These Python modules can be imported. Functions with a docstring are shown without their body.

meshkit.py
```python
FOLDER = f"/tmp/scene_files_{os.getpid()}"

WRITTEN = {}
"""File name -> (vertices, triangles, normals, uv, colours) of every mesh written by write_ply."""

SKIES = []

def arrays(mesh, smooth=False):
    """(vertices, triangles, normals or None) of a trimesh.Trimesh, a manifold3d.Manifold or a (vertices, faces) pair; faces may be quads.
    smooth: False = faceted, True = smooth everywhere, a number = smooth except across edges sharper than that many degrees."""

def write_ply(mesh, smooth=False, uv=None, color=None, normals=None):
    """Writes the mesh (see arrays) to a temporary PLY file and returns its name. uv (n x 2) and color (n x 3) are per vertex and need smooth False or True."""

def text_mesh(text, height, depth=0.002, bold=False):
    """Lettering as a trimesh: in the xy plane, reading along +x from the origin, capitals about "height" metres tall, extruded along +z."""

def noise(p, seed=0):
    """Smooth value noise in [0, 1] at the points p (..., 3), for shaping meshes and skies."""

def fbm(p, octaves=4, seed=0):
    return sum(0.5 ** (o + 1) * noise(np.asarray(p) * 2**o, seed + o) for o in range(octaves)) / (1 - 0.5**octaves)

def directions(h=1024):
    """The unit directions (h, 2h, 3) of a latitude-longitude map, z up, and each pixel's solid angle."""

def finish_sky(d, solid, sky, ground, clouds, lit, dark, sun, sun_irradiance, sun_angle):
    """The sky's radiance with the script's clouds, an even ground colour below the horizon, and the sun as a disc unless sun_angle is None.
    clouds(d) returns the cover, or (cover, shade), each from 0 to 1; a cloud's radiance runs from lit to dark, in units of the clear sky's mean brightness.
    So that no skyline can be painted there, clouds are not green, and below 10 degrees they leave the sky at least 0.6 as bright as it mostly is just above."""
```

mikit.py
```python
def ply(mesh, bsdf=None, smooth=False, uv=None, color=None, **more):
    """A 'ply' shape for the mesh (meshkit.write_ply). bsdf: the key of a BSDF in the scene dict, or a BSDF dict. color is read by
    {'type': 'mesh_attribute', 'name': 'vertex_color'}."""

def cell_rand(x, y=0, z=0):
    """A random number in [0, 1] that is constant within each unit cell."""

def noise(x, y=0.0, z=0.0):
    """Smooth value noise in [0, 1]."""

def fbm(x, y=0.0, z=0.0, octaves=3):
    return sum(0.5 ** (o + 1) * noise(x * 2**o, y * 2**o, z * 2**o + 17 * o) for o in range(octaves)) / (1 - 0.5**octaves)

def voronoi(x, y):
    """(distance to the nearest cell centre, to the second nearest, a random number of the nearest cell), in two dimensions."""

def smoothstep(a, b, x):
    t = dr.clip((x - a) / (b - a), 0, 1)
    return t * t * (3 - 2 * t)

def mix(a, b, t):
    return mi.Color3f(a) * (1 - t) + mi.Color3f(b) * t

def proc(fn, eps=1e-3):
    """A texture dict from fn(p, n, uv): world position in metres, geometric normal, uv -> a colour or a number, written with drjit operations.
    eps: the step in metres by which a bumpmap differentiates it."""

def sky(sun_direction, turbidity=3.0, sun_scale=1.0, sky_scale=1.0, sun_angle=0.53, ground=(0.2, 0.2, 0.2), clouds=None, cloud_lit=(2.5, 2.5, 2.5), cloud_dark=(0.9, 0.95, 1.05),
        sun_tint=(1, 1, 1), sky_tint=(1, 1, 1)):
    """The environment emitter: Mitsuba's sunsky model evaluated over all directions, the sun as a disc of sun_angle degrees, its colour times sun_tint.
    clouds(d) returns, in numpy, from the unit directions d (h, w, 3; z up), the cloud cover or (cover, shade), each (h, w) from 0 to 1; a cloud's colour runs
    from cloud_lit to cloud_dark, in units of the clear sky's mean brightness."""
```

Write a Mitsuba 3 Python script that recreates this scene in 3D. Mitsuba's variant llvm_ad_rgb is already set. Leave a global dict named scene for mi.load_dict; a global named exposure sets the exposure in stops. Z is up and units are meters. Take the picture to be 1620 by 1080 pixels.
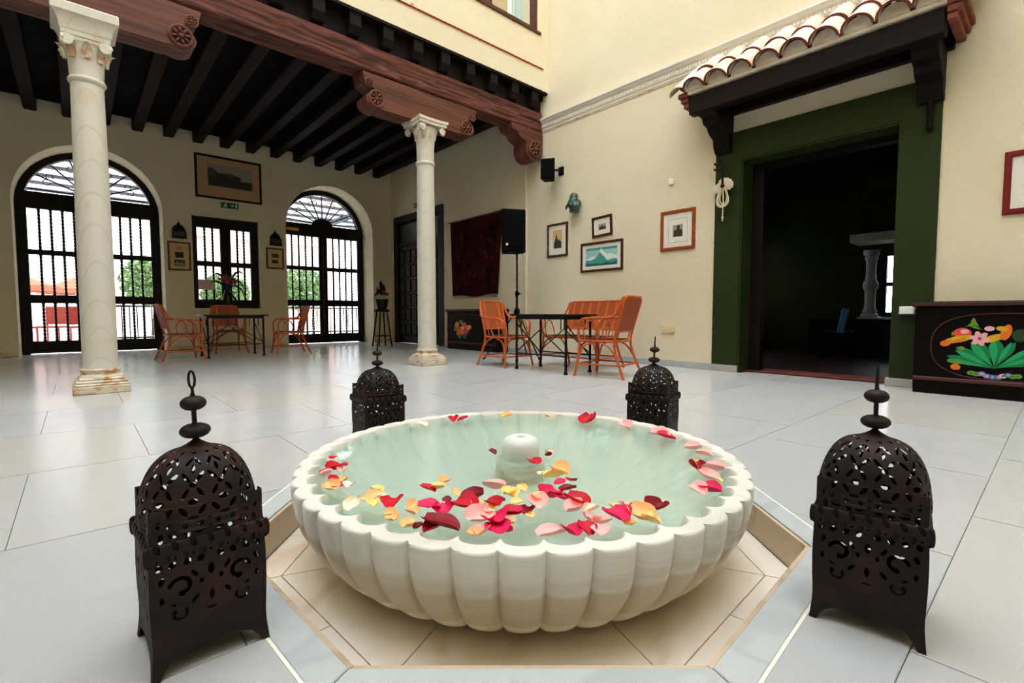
import math, random
import numpy as np, trimesh
import drjit as dr
import mitsuba as mi
import mikit, meshkit
from mikit import proc, noise, fbm, mix, smoothstep
from shapely.geometry import Polygon, Point, box as sbox, LineString
from shapely import affinity
from shapely.ops import unary_union
from scipy.sparse import coo_matrix
from scipy.sparse.csgraph import connected_components

T = mi.ScalarTransform4f
PI = math.pi

def lin(r, g, b):
    f = lambda c: (c / 255 / 12.92) if c / 255 < 0.04045 else ((c / 255 + 0.055) / 1.055) ** 2.4
    return [f(r), f(g), f(b)]

# ------------------------------------------------------------------ camera, sky, exposure
scene, labels = {}, {}
YAW, PITCH = math.radians(41.53), math.radians(-3.23)
CAM = (0.0, 0.0, 0.75)
fwd = (math.sin(YAW) * math.cos(PITCH), math.cos(YAW) * math.cos(PITCH), math.sin(PITCH))
scene['camera'] = {'type': 'perspective', 'fov_axis': 'x', 'fov': 2 * math.degrees(math.atan(810 / 775.0)), 'near_clip': 0.02, 'far_clip': 400.0,
                   'to_world': T().look_at(origin=CAM, target=tuple(CAM[i] + fwd[i] for i in range(3)), up=(0, 0, 1))}
exposure = 5.42

def overcast(d):
    return np.ones(d.shape[:2]), 0.25 * meshkit.fbm(d * 2.5, 3, 5)
scene['sky'] = mikit.sky((0.3, -0.4, 0.86), turbidity=4.0, sun_scale=0.0, sky_scale=1.0, ground=(0.35, 0.34, 0.32), clouds=overcast,
                         cloud_lit=(0.93, 1.0, 1.12), cloud_dark=(0.77, 0.83, 0.92), sky_tint=(1, 1, 1))

# ------------------------------------------------------------------ helpers
def numbered(name):
    if name not in scene and name not in labels:
        return name
    i = 1
    while f'{name}_{i:03d}' in scene or f'{name}_{i:03d}' in labels:
        i += 1
    return f'{name}_{i:03d}'

def creased(mesh, deg):
    """The mesh with vertices split along edges sharper than deg, for smooth shading of the rest."""
    v, f = meshkit.arrays(mesh)[:2]
    _, first, inv = np.unique(np.round(v, 6), axis=0, return_index=True, return_inverse=True)
    v, f = v[first], inv.reshape(-1)[f]
    f = f[(f[:, 0] != f[:, 1]) & (f[:, 1] != f[:, 2]) & (f[:, 0] != f[:, 2])]
    n = np.cross(v[f[:, 1]] - v[f[:, 0]], v[f[:, 2]] - v[f[:, 0]])
    n /= np.linalg.norm(n, axis=1, keepdims=True) + 1e-30
    m = len(f)
    a = f[:, [0, 1, 2]].reshape(-1); b = f[:, [1, 2, 0]].reshape(-1)
    ca = np.arange(3 * m); cb = np.arange(3 * m).reshape(m, 3)[:, [1, 2, 0]].reshape(-1)
    sw = a > b
    lo, hi = np.where(sw, b, a), np.where(sw, a, b)
    cl, ch = np.where(sw, cb, ca), np.where(sw, ca, cb)
    o = np.lexsort((hi, lo)); lo, hi, cl, ch = lo[o], hi[o], cl[o], ch[o]
    same = (lo[1:] == lo[:-1]) & (hi[1:] == hi[:-1])
    i, j = np.nonzero(same)[0], np.nonzero(same)[0] + 1
    ok = (n[cl[i] // 3] * n[cl[j] // 3]).sum(1) > math.cos(math.radians(deg))
    i, j = i[ok], j[ok]
    R_, C_ = np.r_[cl[i], ch[i]], np.r_[cl[j], ch[j]]
    _, comp = connected_components(coo_matrix((np.ones(len(R_)), (R_, C_)), (3 * m, 3 * m)), False)
    u, fi, inv = np.unique(comp, return_index=True, return_inverse=True)
    return trimesh.Trimesh(v[f.reshape(-1)[fi]], inv.reshape(m, 3), process=False)

def P(mesh, mat, smooth=False, **k):
    if smooth is not True and smooth:
        mesh, smooth = creased(mesh, smooth), True
    return mikit.ply(mesh, mat, smooth, **k)

def put(name, shape, parent=None, M=None):
    key = numbered((parent + '__' + name) if parent else name)
    d = dict(shape)
    if M is not None:
        d['to_world'] = T(np.asarray(M, float).tolist())
    scene[key] = d
    return key

def thing(name, label, cat, group=None, kind=None):
    key = numbered(name)
    labels[key] = {'label': label, 'category': cat}
    if group: labels[key]['group'] = group
    if kind: labels[key]['kind'] = kind
    return key

def solo(name, label, cat, shape, M=None, group=None, kind=None):
    """A thing that is one mesh."""
    key = numbered(name)
    d = dict(shape)
    if M is not None:
        d['to_world'] = T(np.asarray(M, float).tolist())
    scene[key] = d
    labels[key] = {'label': label, 'category': cat}
    if group: labels[key]['group'] = group
    if kind: labels[key]['kind'] = kind
    return key

def struct(name, label, cat, shape=None):
    labels[name] = {'label': label, 'category': cat, 'kind': 'structure'}
    if shape is not None:
        scene[name] = dict(shape)
    return name

def note(key, label): labels[key] = {'label': label}

def mat4(x=0, y=0, z=0, rz=0, s=1.0, rx=0, ry=0):
    R = trimesh.transformations.euler_matrix(rx, ry, rz, 'sxyz')
    R[:3, :3] = R[:3, :3] * (np.array(s) if np.ndim(s) else s)
    R[:3, 3] = (x, y, z)
    return R

def bx(x0, x1, y0, y1, z0, z1, b=0.0):
    """A box, its edges chamfered by b."""
    if b <= 0:
        m = trimesh.creation.box((x1 - x0, y1 - y0, z1 - z0))
        m.apply_translation(((x0 + x1) / 2, (y0 + y1) / 2, (z0 + z1) / 2))
        return m
    b = min(b, (x1 - x0) / 2.01, (y1 - y0) / 2.01, (z1 - z0) / 2.01)
    pts = []
    for X in (x0, x1):
        for Y in (y0, y1):
            for Z in (z0, z1):
                ix, iy, iz = (b if X == x0 else -b), (b if Y == y0 else -b), (b if Z == z0 else -b)
                pts += [(X, Y + iy, Z + iz), (X + ix, Y, Z + iz), (X + ix, Y + iy, Z)]
    return trimesh.convex.convex_hull(np.array(pts))

cat = trimesh.util.concatenate

def tube(path, r, n=8, close=False, caps=True):
    """A round bar along the path; r may be a list."""
    p = np.asarray(path, float)
    k = len(p)
    r = np.full(k, r) if np.ndim(r) == 0 else np.asarray(r, float)
    if close:
        t = np.roll(p, -1, 0) - np.roll(p, 1, 0)
    else:
        t = np.gradient(p, axis=0)
    t /= np.linalg.norm(t, axis=1, keepdims=True) + 1e-12
    a = np.cross(t[0], [0, 0, 1] if abs(t[0][2]) < 0.9 else [1, 0, 0]); a /= np.linalg.norm(a)
    V = []
    ang = np.arange(n) * 2 * PI / n
    for i in range(k):
        a = a - t[i] * (a @ t[i]); a /= np.linalg.norm(a)
        c = np.cross(t[i], a)
        V.append(p[i] + r[i] * (np.cos(ang)[:, None] * a + np.sin(ang)[:, None] * c))
    V = np.vstack(V); F = []
    for i in range(k if close else k - 1):
        j = (i + 1) % k
        for q in range(n):
            w = (q + 1) % n
            F += [(i * n + q, i * n + w, j * n + w), (i * n + q, j * n + w, j * n + q)]
    if not close and caps:
        V = np.vstack([V, p[:1], p[-1:]])
        for q in range(n):
            w = (q + 1) % n
            F += [(len(V) - 2, w, q), (len(V) - 1, (k - 1) * n + q, (k - 1) * n + w)]
    return trimesh.Trimesh(V, F, process=False)

def spline(pts, n=16):
    """Catmull-Rom through the points."""
    p = np.asarray(pts, float)
    q = np.vstack([2 * p[0] - p[1], p, 2 * p[-1] - p[-2]])
    out = []
    for i in range(len(p) - 1):
        for t in np.linspace(0, 1, n, endpoint=False):
            a, b, c, d = q[i:i + 4]
            out.append(0.5 * (2 * b + (c - a) * t + (2 * a - 5 * b + 4 * c - d) * t * t + (3 * b - a - 3 * c + d) * t ** 3))
    out.append(p[-1])
    return np.array(out)

def lathe(prof, n=32):
    """prof: (r, z) from bottom to top; closed on the axis."""
    prof = [(max(r, 1e-5), z) for r, z in prof]
    return trimesh.creation.revolve(np.array(prof), sections=n)

def ext(poly, h, z0=0.0):
    ps = getattr(poly, 'geoms', [poly])
    m = cat([trimesh.creation.extrude_polygon(g, h, engine='earcut') for g in ps if g.area > 1e-9])
    m.apply_translation((0, 0, z0))
    return m

def axes(m, X, Y, Z, o=(0, 0, 0)):
    """Maps the mesh's own x, y, z axes onto the given directions."""
    A = np.eye(4); A[:3, 0], A[:3, 1], A[:3, 2], A[:3, 3] = X, Y, Z, o
    m = m.copy(); m.apply_transform(A)
    if np.linalg.det(A[:3, :3]) < 0: m.invert()
    return m

def on_x(poly, x, h):      # polygon in (y, z), from the plane x, thickness h towards -x
    return axes(ext(poly, h), (0, 1, 0), (0, 0, 1), (-1, 0, 0), (x, 0, 0))
def on_y(poly, y, h):      # polygon in (x, z), from the plane y, thickness h towards -y
    return axes(ext(poly, h), (1, 0, 0), (0, 0, 1), (0, -1, 0), (0, y, 0))

def arch(cx, w, spring, z0=0.0, n=40):
    a = np.linspace(0, PI, n)
    return Polygon([(cx + w, z0)] + [(cx + w * math.cos(t), spring + w * math.sin(t)) for t in a] + [(cx - w, z0)])

# ------------------------------------------------------------------ materials
def two(b): return {'type': 'twosided', 'bsdf': b}
def mat(name, col, rough=0.6, spec=0.5, metallic=0.0, **k):
    c = col if isinstance(col, dict) else {'type': 'rgb', 'value': list(col)}
    scene[name] = two({'type': 'principled', 'base_color': c, 'roughness': rough, 'specular': spec, 'metallic': metallic, **k})
    return name

def plaster(a, b, sc=0.9):
    a, b = lin(*a), lin(*b)
    def f(p, n, uv):
        t = 0.75 * fbm(p.x * sc, p.y * sc, p.z * sc, 3) + 0.25 * noise(p.x * 23, p.y * 23, p.z * 23)
        return mix(a, b, smoothstep(0.25, 0.75, t))
    return proc(f)

def marble(base, vein, sx=1.0, sy=2.2, amount=0.5, seed=0.0):
    a, v = lin(*base), lin(*vein)
    def f(p, n, uv):
        w = fbm(p.x * 1.3 + seed, p.y * 1.3, p.z * 1.3 + 3.1, 3)
        s = fbm(p.x * sx + 2.4 * w + seed, p.y * sy + 1.7 * w, p.z * sy, 4)
        line = 1 - smoothstep(0.0, 0.055, dr.abs(s - 0.5))
        cloud = smoothstep(0.35, 0.75, fbm(p.x * 0.7 + 9, p.y * 1.6 + seed, p.z, 3))
        return mix(a, v, dr.clip(amount * (0.55 * line + 0.45 * cloud), 0, 1))
    return proc(f)

def wood(a, b, along, scale=1.0):
    a, b = lin(*a), lin(*b)
    k = [26.0 * scale] * 3
    k[along] = 1.1 * scale
    def f(p, n, uv):
        g = fbm(p.x * k[0], p.y * k[1], p.z * k[2], 4)
        c = fbm(p.x * k[0] * 0.35 + 7, p.y * k[1] * 0.35, p.z * k[2] * 0.35, 2)
        return mix(a, b, smoothstep(0.2, 0.8, 0.6 * g + 0.4 * c))
    return proc(f)

mat('paint_cream', plaster((226, 216, 189), (220, 208, 177)), 0.75, 0.2)
mat('paint_white', lin(226, 222, 212), 0.55, 0.4)
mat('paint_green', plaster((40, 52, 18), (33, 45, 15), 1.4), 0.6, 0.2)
mat('paint_red', lin(150, 40, 28), 0.5, 0.4)
for i, (b_, v_) in enumerate([((172, 174, 174), (160, 163, 164)), ((174, 175, 172), (168, 170, 168)), ((169, 172, 173), (158, 161, 162)), ((173, 173, 168), (168, 166, 158))]):
    mat(f'marble_floor_{i}', marble(b_, v_, 0.9, 2.0, 0.5, 3.7 * i), 0.22, 0.3)
mat('marble_collar', marble((180, 185, 185), (154, 159, 160), 1.4, 3.0, 0.6, 21.0), 0.22, 0.5)
mat('marble_riser', marble((190, 172, 146), (150, 128, 100), 3.0, 3.0, 0.8, 31.0), 0.4, 0.4)
mat('marble_recess', marble((236, 230, 218), (196, 164, 122), 1.6, 2.6, 0.55, 41.0), 0.35, 0.4)
mat('grout', lin(150, 150, 146), 0.9, 0.1)
mat('grout_white', lin(228, 224, 212), 0.85, 0.1)

def bowl_bands():
    a, b, c = lin(214, 212, 203), lin(184, 169, 142), lin(160, 154, 142)
    def f(p, n, uv):
        w = fbm(p.x * 1.6, p.y * 1.6, p.z * 3, 3)
        h = fbm(p.x * 0.25 + 2, p.y * 0.25, p.z * 15 + 0.8 * w + 18.13, 2)
        t = smoothstep(0.44, 0.60, h)
        g = 1 - smoothstep(0.0, 0.02, dr.abs(fbm(p.x * 0.8, p.y * 0.8, p.z * 20 + 2 * w, 3) - 0.55))
        sp = smoothstep(0.70, 0.80, fbm(p.x * 12, p.y * 12, p.z * 22, 3))
        return mix(mix(mix(a, b, 0.85 * t), c, 0.22 * g), b, 0.4 * sp)
    return proc(f)
mat('marble_bowl', bowl_bands(), 0.3, 0.4)
mat('marble_lining', marble((214, 219, 213), (200, 206, 198), 1.2, 1.6, 0.4, 61.0), 0.35, 0.4)

def column_veins():
    a, b, c = lin(208, 204, 190), lin(176, 170, 152), lin(196, 172, 132)
    def f(p, n, uv):
        w = fbm(p.x * 3.0, p.y * 3.0, p.z * 1.1, 3)
        left = p.x < 2.0
        dx, dy = p.x - dr.select(left, 0.15, 3.785), p.y - dr.select(left, 6.045, 6.13)
        s = p.z * 3.2 + (dx * dx + dy * dy) * 34.0 + 0.9 * w
        q = s - dr.floor(s)
        line = 1 - smoothstep(0.0, 0.07, dr.abs(q - 0.5))
        sp = smoothstep(0.66, 0.8, fbm(p.x * 9, p.y * 9, p.z * 4, 3))
        return mix(mix(a, b, 0.4 * line), c, 0.35 * sp)
    return proc(f)
mat('marble_column', column_veins(), 0.4, 0.4)
def ochre():
    a, b = lin(208, 200, 180), lin(190, 146, 96)
    return proc(lambda p, n, uv: mix(a, b, smoothstep(0.46, 0.70, fbm(p.x * 16, p.y * 16, p.z * 16, 3))))
mat('marble_stained', ochre(), 0.5, 0.35)

def old_beam():
    a, b, c, d = lin(104, 58, 47), lin(56, 28, 21), lin(132, 86, 76), lin(16, 8, 6)
    def f(p, n, uv):
        w = fbm(p.x * 2.0, p.y * 7, p.z * 7, 3)
        g = fbm(p.x * 1.3, p.y * 30, p.z * 30 + 3 * w, 4)
        dust = smoothstep(0.52, 0.8, fbm(p.x * 5 + 3, p.y * 17, p.z * 17, 4))
        crack = 1 - smoothstep(0.0, 0.022, dr.abs(fbm(p.x * 0.9, p.y * 14, p.z * 16 + 1.4 * w, 3) - 0.5))
        crack *= smoothstep(0.45, 0.6, noise(p.x * 2.3 + 5, p.y * 4, p.z * 4))
        return mix(mix(mix(a, b, smoothstep(0.3, 0.7, g)), c, 0.5 * dust), d, 0.8 * crack)
    return proc(f)
mat('beam_wood', old_beam(), 0.65, 0.2)
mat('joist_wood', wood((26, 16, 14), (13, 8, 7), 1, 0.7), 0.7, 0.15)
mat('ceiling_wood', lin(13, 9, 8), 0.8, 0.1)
mat('carved_wood', wood((112, 62, 44), (60, 30, 20), 0, 1.6), 0.55, 0.35)
mat('dark_wood', wood((18, 12, 10), (10, 7, 6), 2, 0.9), 0.5, 0.2)
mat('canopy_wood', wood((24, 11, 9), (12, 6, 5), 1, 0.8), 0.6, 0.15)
mat('black_paint', lin(12, 10, 9), 0.35, 0.4)
mat('chest_lacquer', lin(9, 3, 3), 0.4, 0.12)
mat('chest_rim', wood((84, 40, 34), (48, 20, 16), 1, 1.4), 0.4, 0.4)
mat('frame_brown', wood((86, 40, 24), (58, 24, 14), 1, 1.5), 0.4, 0.4)
mat('frame_orange', wood((168, 84, 40), (138, 62, 26), 1, 1.5), 0.35, 0.4)
mat('frame_red', lin(116, 20, 22), 0.35, 0.4)
mat('mat_board', lin(226, 222, 210), 0.8, 0.2)
mat('black_iron', lin(14, 12, 12), 0.5, 0.3, 0.2)
def rust():
    a, b = lin(24, 18, 16), lin(46, 27, 21)
    return proc(lambda p, n, uv: mix(a, b, smoothstep(0.45, 0.75, fbm(p.x * 14, p.y * 14, p.z * 14, 3))))
mat('lantern_metal', rust(), 0.6, 0.25, 0.1)
mat('black_plastic', lin(6, 6, 7), 0.6, 0.05)
mat('white_plastic', lin(232, 230, 224), 0.4, 0.4)
mat('cream_plastic', lin(220, 204, 166), 0.4, 0.4)
mat('rattan', wood((214, 108, 48), (176, 76, 28), 2, 0.8), 0.4, 0.4)
def weave():
    a, b = lin(190, 96, 50), lin(120, 52, 26)
    def f(p, n, uv):
        u, v = (p.x + p.y) * 130.0, p.z * 150.0
        s = 0.5 + 0.5 * dr.sin(u) * dr.sin(v)
        return mix(a, b, 0.25 + 0.5 * s)
    return proc(f)
mat('cane_weave', weave(), 0.5, 0.35)
mat('seat_dark', lin(66, 30, 20), 0.5, 0.3)
mat('terracotta', plaster((128, 74, 58), (100, 54, 42), 9), 0.8, 0.2)
mat('tile_top', plaster((222, 214, 200), (206, 188, 168), 7), 0.8, 0.2)
mat('green_ceramic', plaster((62, 100, 84), (28, 54, 44), 16), 0.3, 0.5)
mat('rope_white', lin(216, 206, 180), 0.8, 0.2)
def textile():
    a, b, c = lin(64, 16, 19), lin(34, 9, 13), lin(92, 44, 36)
    def f(p, n, uv):
        g = fbm(p.y * 6, p.z * 5, 3.3, 3)
        k = smoothstep(0.6, 0.68, fbm(p.y * 11 + 4, p.z * 9, 8.3, 2))
        th = 0.9 + 0.1 * dr.sin(p.z * 420)
        return mix(mix(a, b, smoothstep(0.3, 0.7, g)), c, 0.45 * k) * th
    return proc(f)
mat('rug_wool', textile(), 0.95, 0.05)
mat('floor_tile_red', plaster((118, 58, 52), (92, 44, 40), 6), 0.6, 0.2)
mat('floor_dark', wood((44, 30, 25), (30, 20, 17), 1, 0.6), 0.45, 0.3)  # dark brown stands in for the shade on the inner room floor
mat('pergola_wood', wood((92, 96, 104), (70, 74, 82), 0, 0.8), 0.6, 0.2)
mat('door_red', lin(92, 34, 38), 0.6, 0.2)
mat('sign_green', lin(16, 92, 52), 0.5, 0.3)
mat('sign_white', lin(225, 240, 228), 0.5, 0.3)
mat('leaf_green', lin(28, 42, 26), 0.6, 0.15)
mat('flower_pink', lin(150, 70, 84), 0.6, 0.2)
mat('paper_pink', lin(222, 196, 196), 0.8, 0.2)
mat('curtain', lin(188, 206, 200), 0.8, 0.2)
mat('parasol_red', lin(206, 112, 86), 0.8, 0.2)
mat('stone_out', lin(206, 202, 194), 0.8, 0.2)
mat('facade_white', lin(232, 230, 226), 0.8, 0.2)
mat('facade_pink', lin(222, 190, 176), 0.8, 0.2)
mat('tree_leaf', plaster((118, 150, 92), (80, 116, 66), 4), 0.7, 0.2)
mat('column_blue_lit', lin(196, 210, 224), 0.4, 0.4)  # pale stone with the bluish window light mixed into its colour
mat('seat_blue', lin(64, 128, 196), 0.4, 0.4)
scene['pane_glass'] = {'type': 'thindielectric', 'int_ior': 1.5}
scene['water_surface'] = {'type': 'dielectric', 'int_ior': 1.33, 'ext_ior': 1.0, 'specular_transmittance': {'type': 'rgb', 'value': [0.9, 0.985, 0.93]}}
PETAL = {'r': (190, 14, 40), 'm': (214, 26, 84), 'd': (128, 6, 26), 'p': (246, 176, 172), 'o': (250, 184, 120), 'y': (252, 208, 130), 'c': (248, 226, 196)}
for k_, c_ in PETAL.items():
    mat('petal_' + k_, lin(*c_), 0.55, 0.3)
for k_, c_ in dict(leaf=(6, 118, 66), leaf2=(20, 158, 92), sprig=(96, 140, 40), red=(222, 72, 58), orange=(226, 110, 30), yellow=(214, 160, 30), pink=(232, 170, 176), rose=(196, 60, 90), violet=(140, 124, 170), blue=(60, 110, 160), dark=(30, 60, 34)).items():
    mat('print_' + k_, lin(*c_), 0.35, 0.5)
for k_, c_ in dict(ink=(60, 54, 48), grey=(150, 144, 132), sepia=(214, 178, 122), teal=(70, 150, 140), teal2=(150, 196, 186), snow=(216, 226, 222), deep=(36, 92, 88), tan=(190, 150, 110), sky=(182, 184, 172), green=(70, 84, 62)).items():
    mat('ink_' + k_, lin(*c_), 0.7, 0.2)
# ------------------------------------------------------------------ the setting
XR, YF, YU = 6.33, 12.0, 6.2          # right wall, far wall, face of the upper wall
TILT = 0.02                           # the colonnade is not quite square to the wall
COL = mat4(XR, YU, 0, math.atan(TILT)) @ mat4(-XR, -YU, 0)
def col_pt(x, dy=0.0):                # a point of the colonnade line in world coordinates
    q = COL @ np.array([x, YU + dy, 0, 1]); return q[0], q[1]

# floor: bed with the octagonal recess, slabs, collar, recess
OC = np.array([1.307, 1.419]); OA = math.radians(-131.43); INR = 0.93
def octagon(inr):
    R = inr / math.cos(PI / 8)
    return [(OC[0] + R * math.cos(OA + (k + 0.5) * PI / 4), OC[1] + R * math.sin(OA + (k + 0.5) * PI / 4)) for k in range(8)]
oct_in, oct_out = Polygon(octagon(INR)), Polygon(octagon(INR + 0.085))
bed = sbox(-9.3, -9.3, XR + 0.45, YF + 0.7).difference(Polygon(octagon(INR + 0.03)))
struct('floor', 'pale polished marble floor of large slabs with an octagonal sunken basin', 'floor')
put('bed', P(ext(bed, 0.15, -0.162), 'grout'), 'floor')
rng = random.Random(7)
gap = 0.0011
def slab_mesh(poly):
    top = poly.buffer(-0.0012, join_style=2)
    m = ext(poly, 0.0105, -0.012)
    b = ext(top, 0.0015, -0.0015)
    return cat([m, b])
holes = oct_out.buffer(0.007, join_style=2)
rows = np.arange(-3.9, 12.2, 1.0) + 0.1
for r, y0 in enumerate(rows):
    y1 = min(y0 + 1.0, YF)
    off = -0.2 + (0.0 if r % 2 == 0 else 0.46) - 4.4
    for k in range(12):
        x0, x1 = off + 1.1 * k, off + 1.1 * (k + 1)
        x0, x1 = max(x0, -4.5), min(x1, XR)
        if x1 - x0 < 0.05: continue
        if y0 < -1.2 and x0 < 2.0 or x0 < -2.6: continue
        g = sbox(x0 + gap, y0 + gap, x1 - gap, y1 - gap).difference(holes)
        for q in getattr(g, 'geoms', [g]):
            if q.area > 1e-4:
                put('slab', P(slab_mesh(q), f'marble_floor_{rng.choice([0, 0, 1, 1, 2, 3])}'), 'floor')
for x0, y0, x1, y1 in ((-9.0, -9.0, -2.3, YF), (-2.3, -9.0, 2.2, -1.0), (2.2, -9.0, XR, -3.7)):
    put('slab', P(ext(sbox(x0, y0, x1, y1), 0.0105, -0.0135), 'marble_floor_0'), 'floor')
vi, vo = octagon(INR), octagon(INR + 0.085)
for k in range(8):
    q = Polygon([vi[k], vi[(k + 1) % 8], vo[(k + 1) % 8], vo[k]]).buffer(-0.0016, join_style=2)
    put('collar_slab', P(cat([ext(q, 0.118, -0.1185), ext(q.buffer(-0.002, join_style=2), 0.0015, -0.0008)]), 'marble_collar'), 'floor')
ring = oct_out.buffer(0.0065, join_style=2).difference(oct_out.buffer(-0.001, join_style=2))
put('collar_joint', P(ext(ring, 0.0118, -0.012), 'grout_white'), 'floor')
RZ = -0.125
vr, vm = octagon(INR - 0.0), octagon(INR - 0.12)
for k in range(8):
    q = Polygon([vi[k], vi[(k + 1) % 8], octagon(INR - 0.014)[(k + 1) % 8], octagon(INR - 0.014)[k]]).buffer(-0.0008, join_style=2)
    put('riser_slab', P(ext(q, abs(RZ) - 0.004, RZ), 'marble_riser'), 'floor')
vr = octagon(INR - 0.015)
for k in range(8):
    a0, a1, b0, b1 = map(np.array, (vr[k], vr[(k + 1) % 8], vm[k], vm[(k + 1) % 8]))
    am, bm = a0 + (a1 - a0) * 0.55, b0 + (b1 - b0) * 0.55
    for Q in ([a0, am, bm, b0], [am, a1, b1, bm]):
        q = Polygon(Q).buffer(-0.0018, join_style=2)
        put('recess_slab', P(ext(q, 0.02, RZ - 0.02), 'marble_recess'), 'floor')
    c = OC + 0.35 * (b0 - OC); d = OC + 0.35 * (b1 - OC)
    q = Polygon([b0, b1, d, c]).buffer(-0.0018, join_style=2)
    put('recess_slab', P(ext(q, 0.02, RZ - 0.02), 'marble_recess'), 'floor')
put('recess_bed', P(ext(Polygon(octagon(INR + 0.02)), 0.02, RZ - 0.045), 'grout'), 'floor')

# walls
WH = 13.0
door_hole = sbox(1.1, -0.2, 2.78, 2.69)
door3 = sbox(9.57, -0.2, 11.76, 3.2)
wr = sbox(-9.3, -0.1, YF + 0.35, WH).difference(door_hole).difference(door3)
struct('wall_right', 'cream painted courtyard wall hung with pictures, pierced by the green doorway', 'wall', P(on_x(wr, XR + 0.4, 0.4), 'paint_cream'))
AL, AR = (0.28, 1.06, 2.75), (4.735, 1.065, 2.78)
win = sbox(1.83, 0.87, 3.11, 2.80)
wf = sbox(-9.3, -0.1, XR + 0.4, 5.2)
for a in (AL, AR):
    wf = wf.difference(arch(a[0], a[1], a[2], -0.2))
wf = wf.difference(win)
struct('wall_far', 'shaded cream wall of the gallery with two arched doors and a window', 'wall', P(on_y(wf, YF + 0.7, 0.7), 'paint_cream', 35))
uw = sbox(-4.6, 4.62, XR + 0.02, WH).difference(sbox(4.05, 5.56, 6.08, 7.1))
struct('wall_upper', 'cream upper storey wall carried on the timber beam', 'wall', put('wall', P(on_y(uw, YU + 0.4, 0.4), 'paint_cream'), 'wall_upper', COL) and None)
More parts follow.
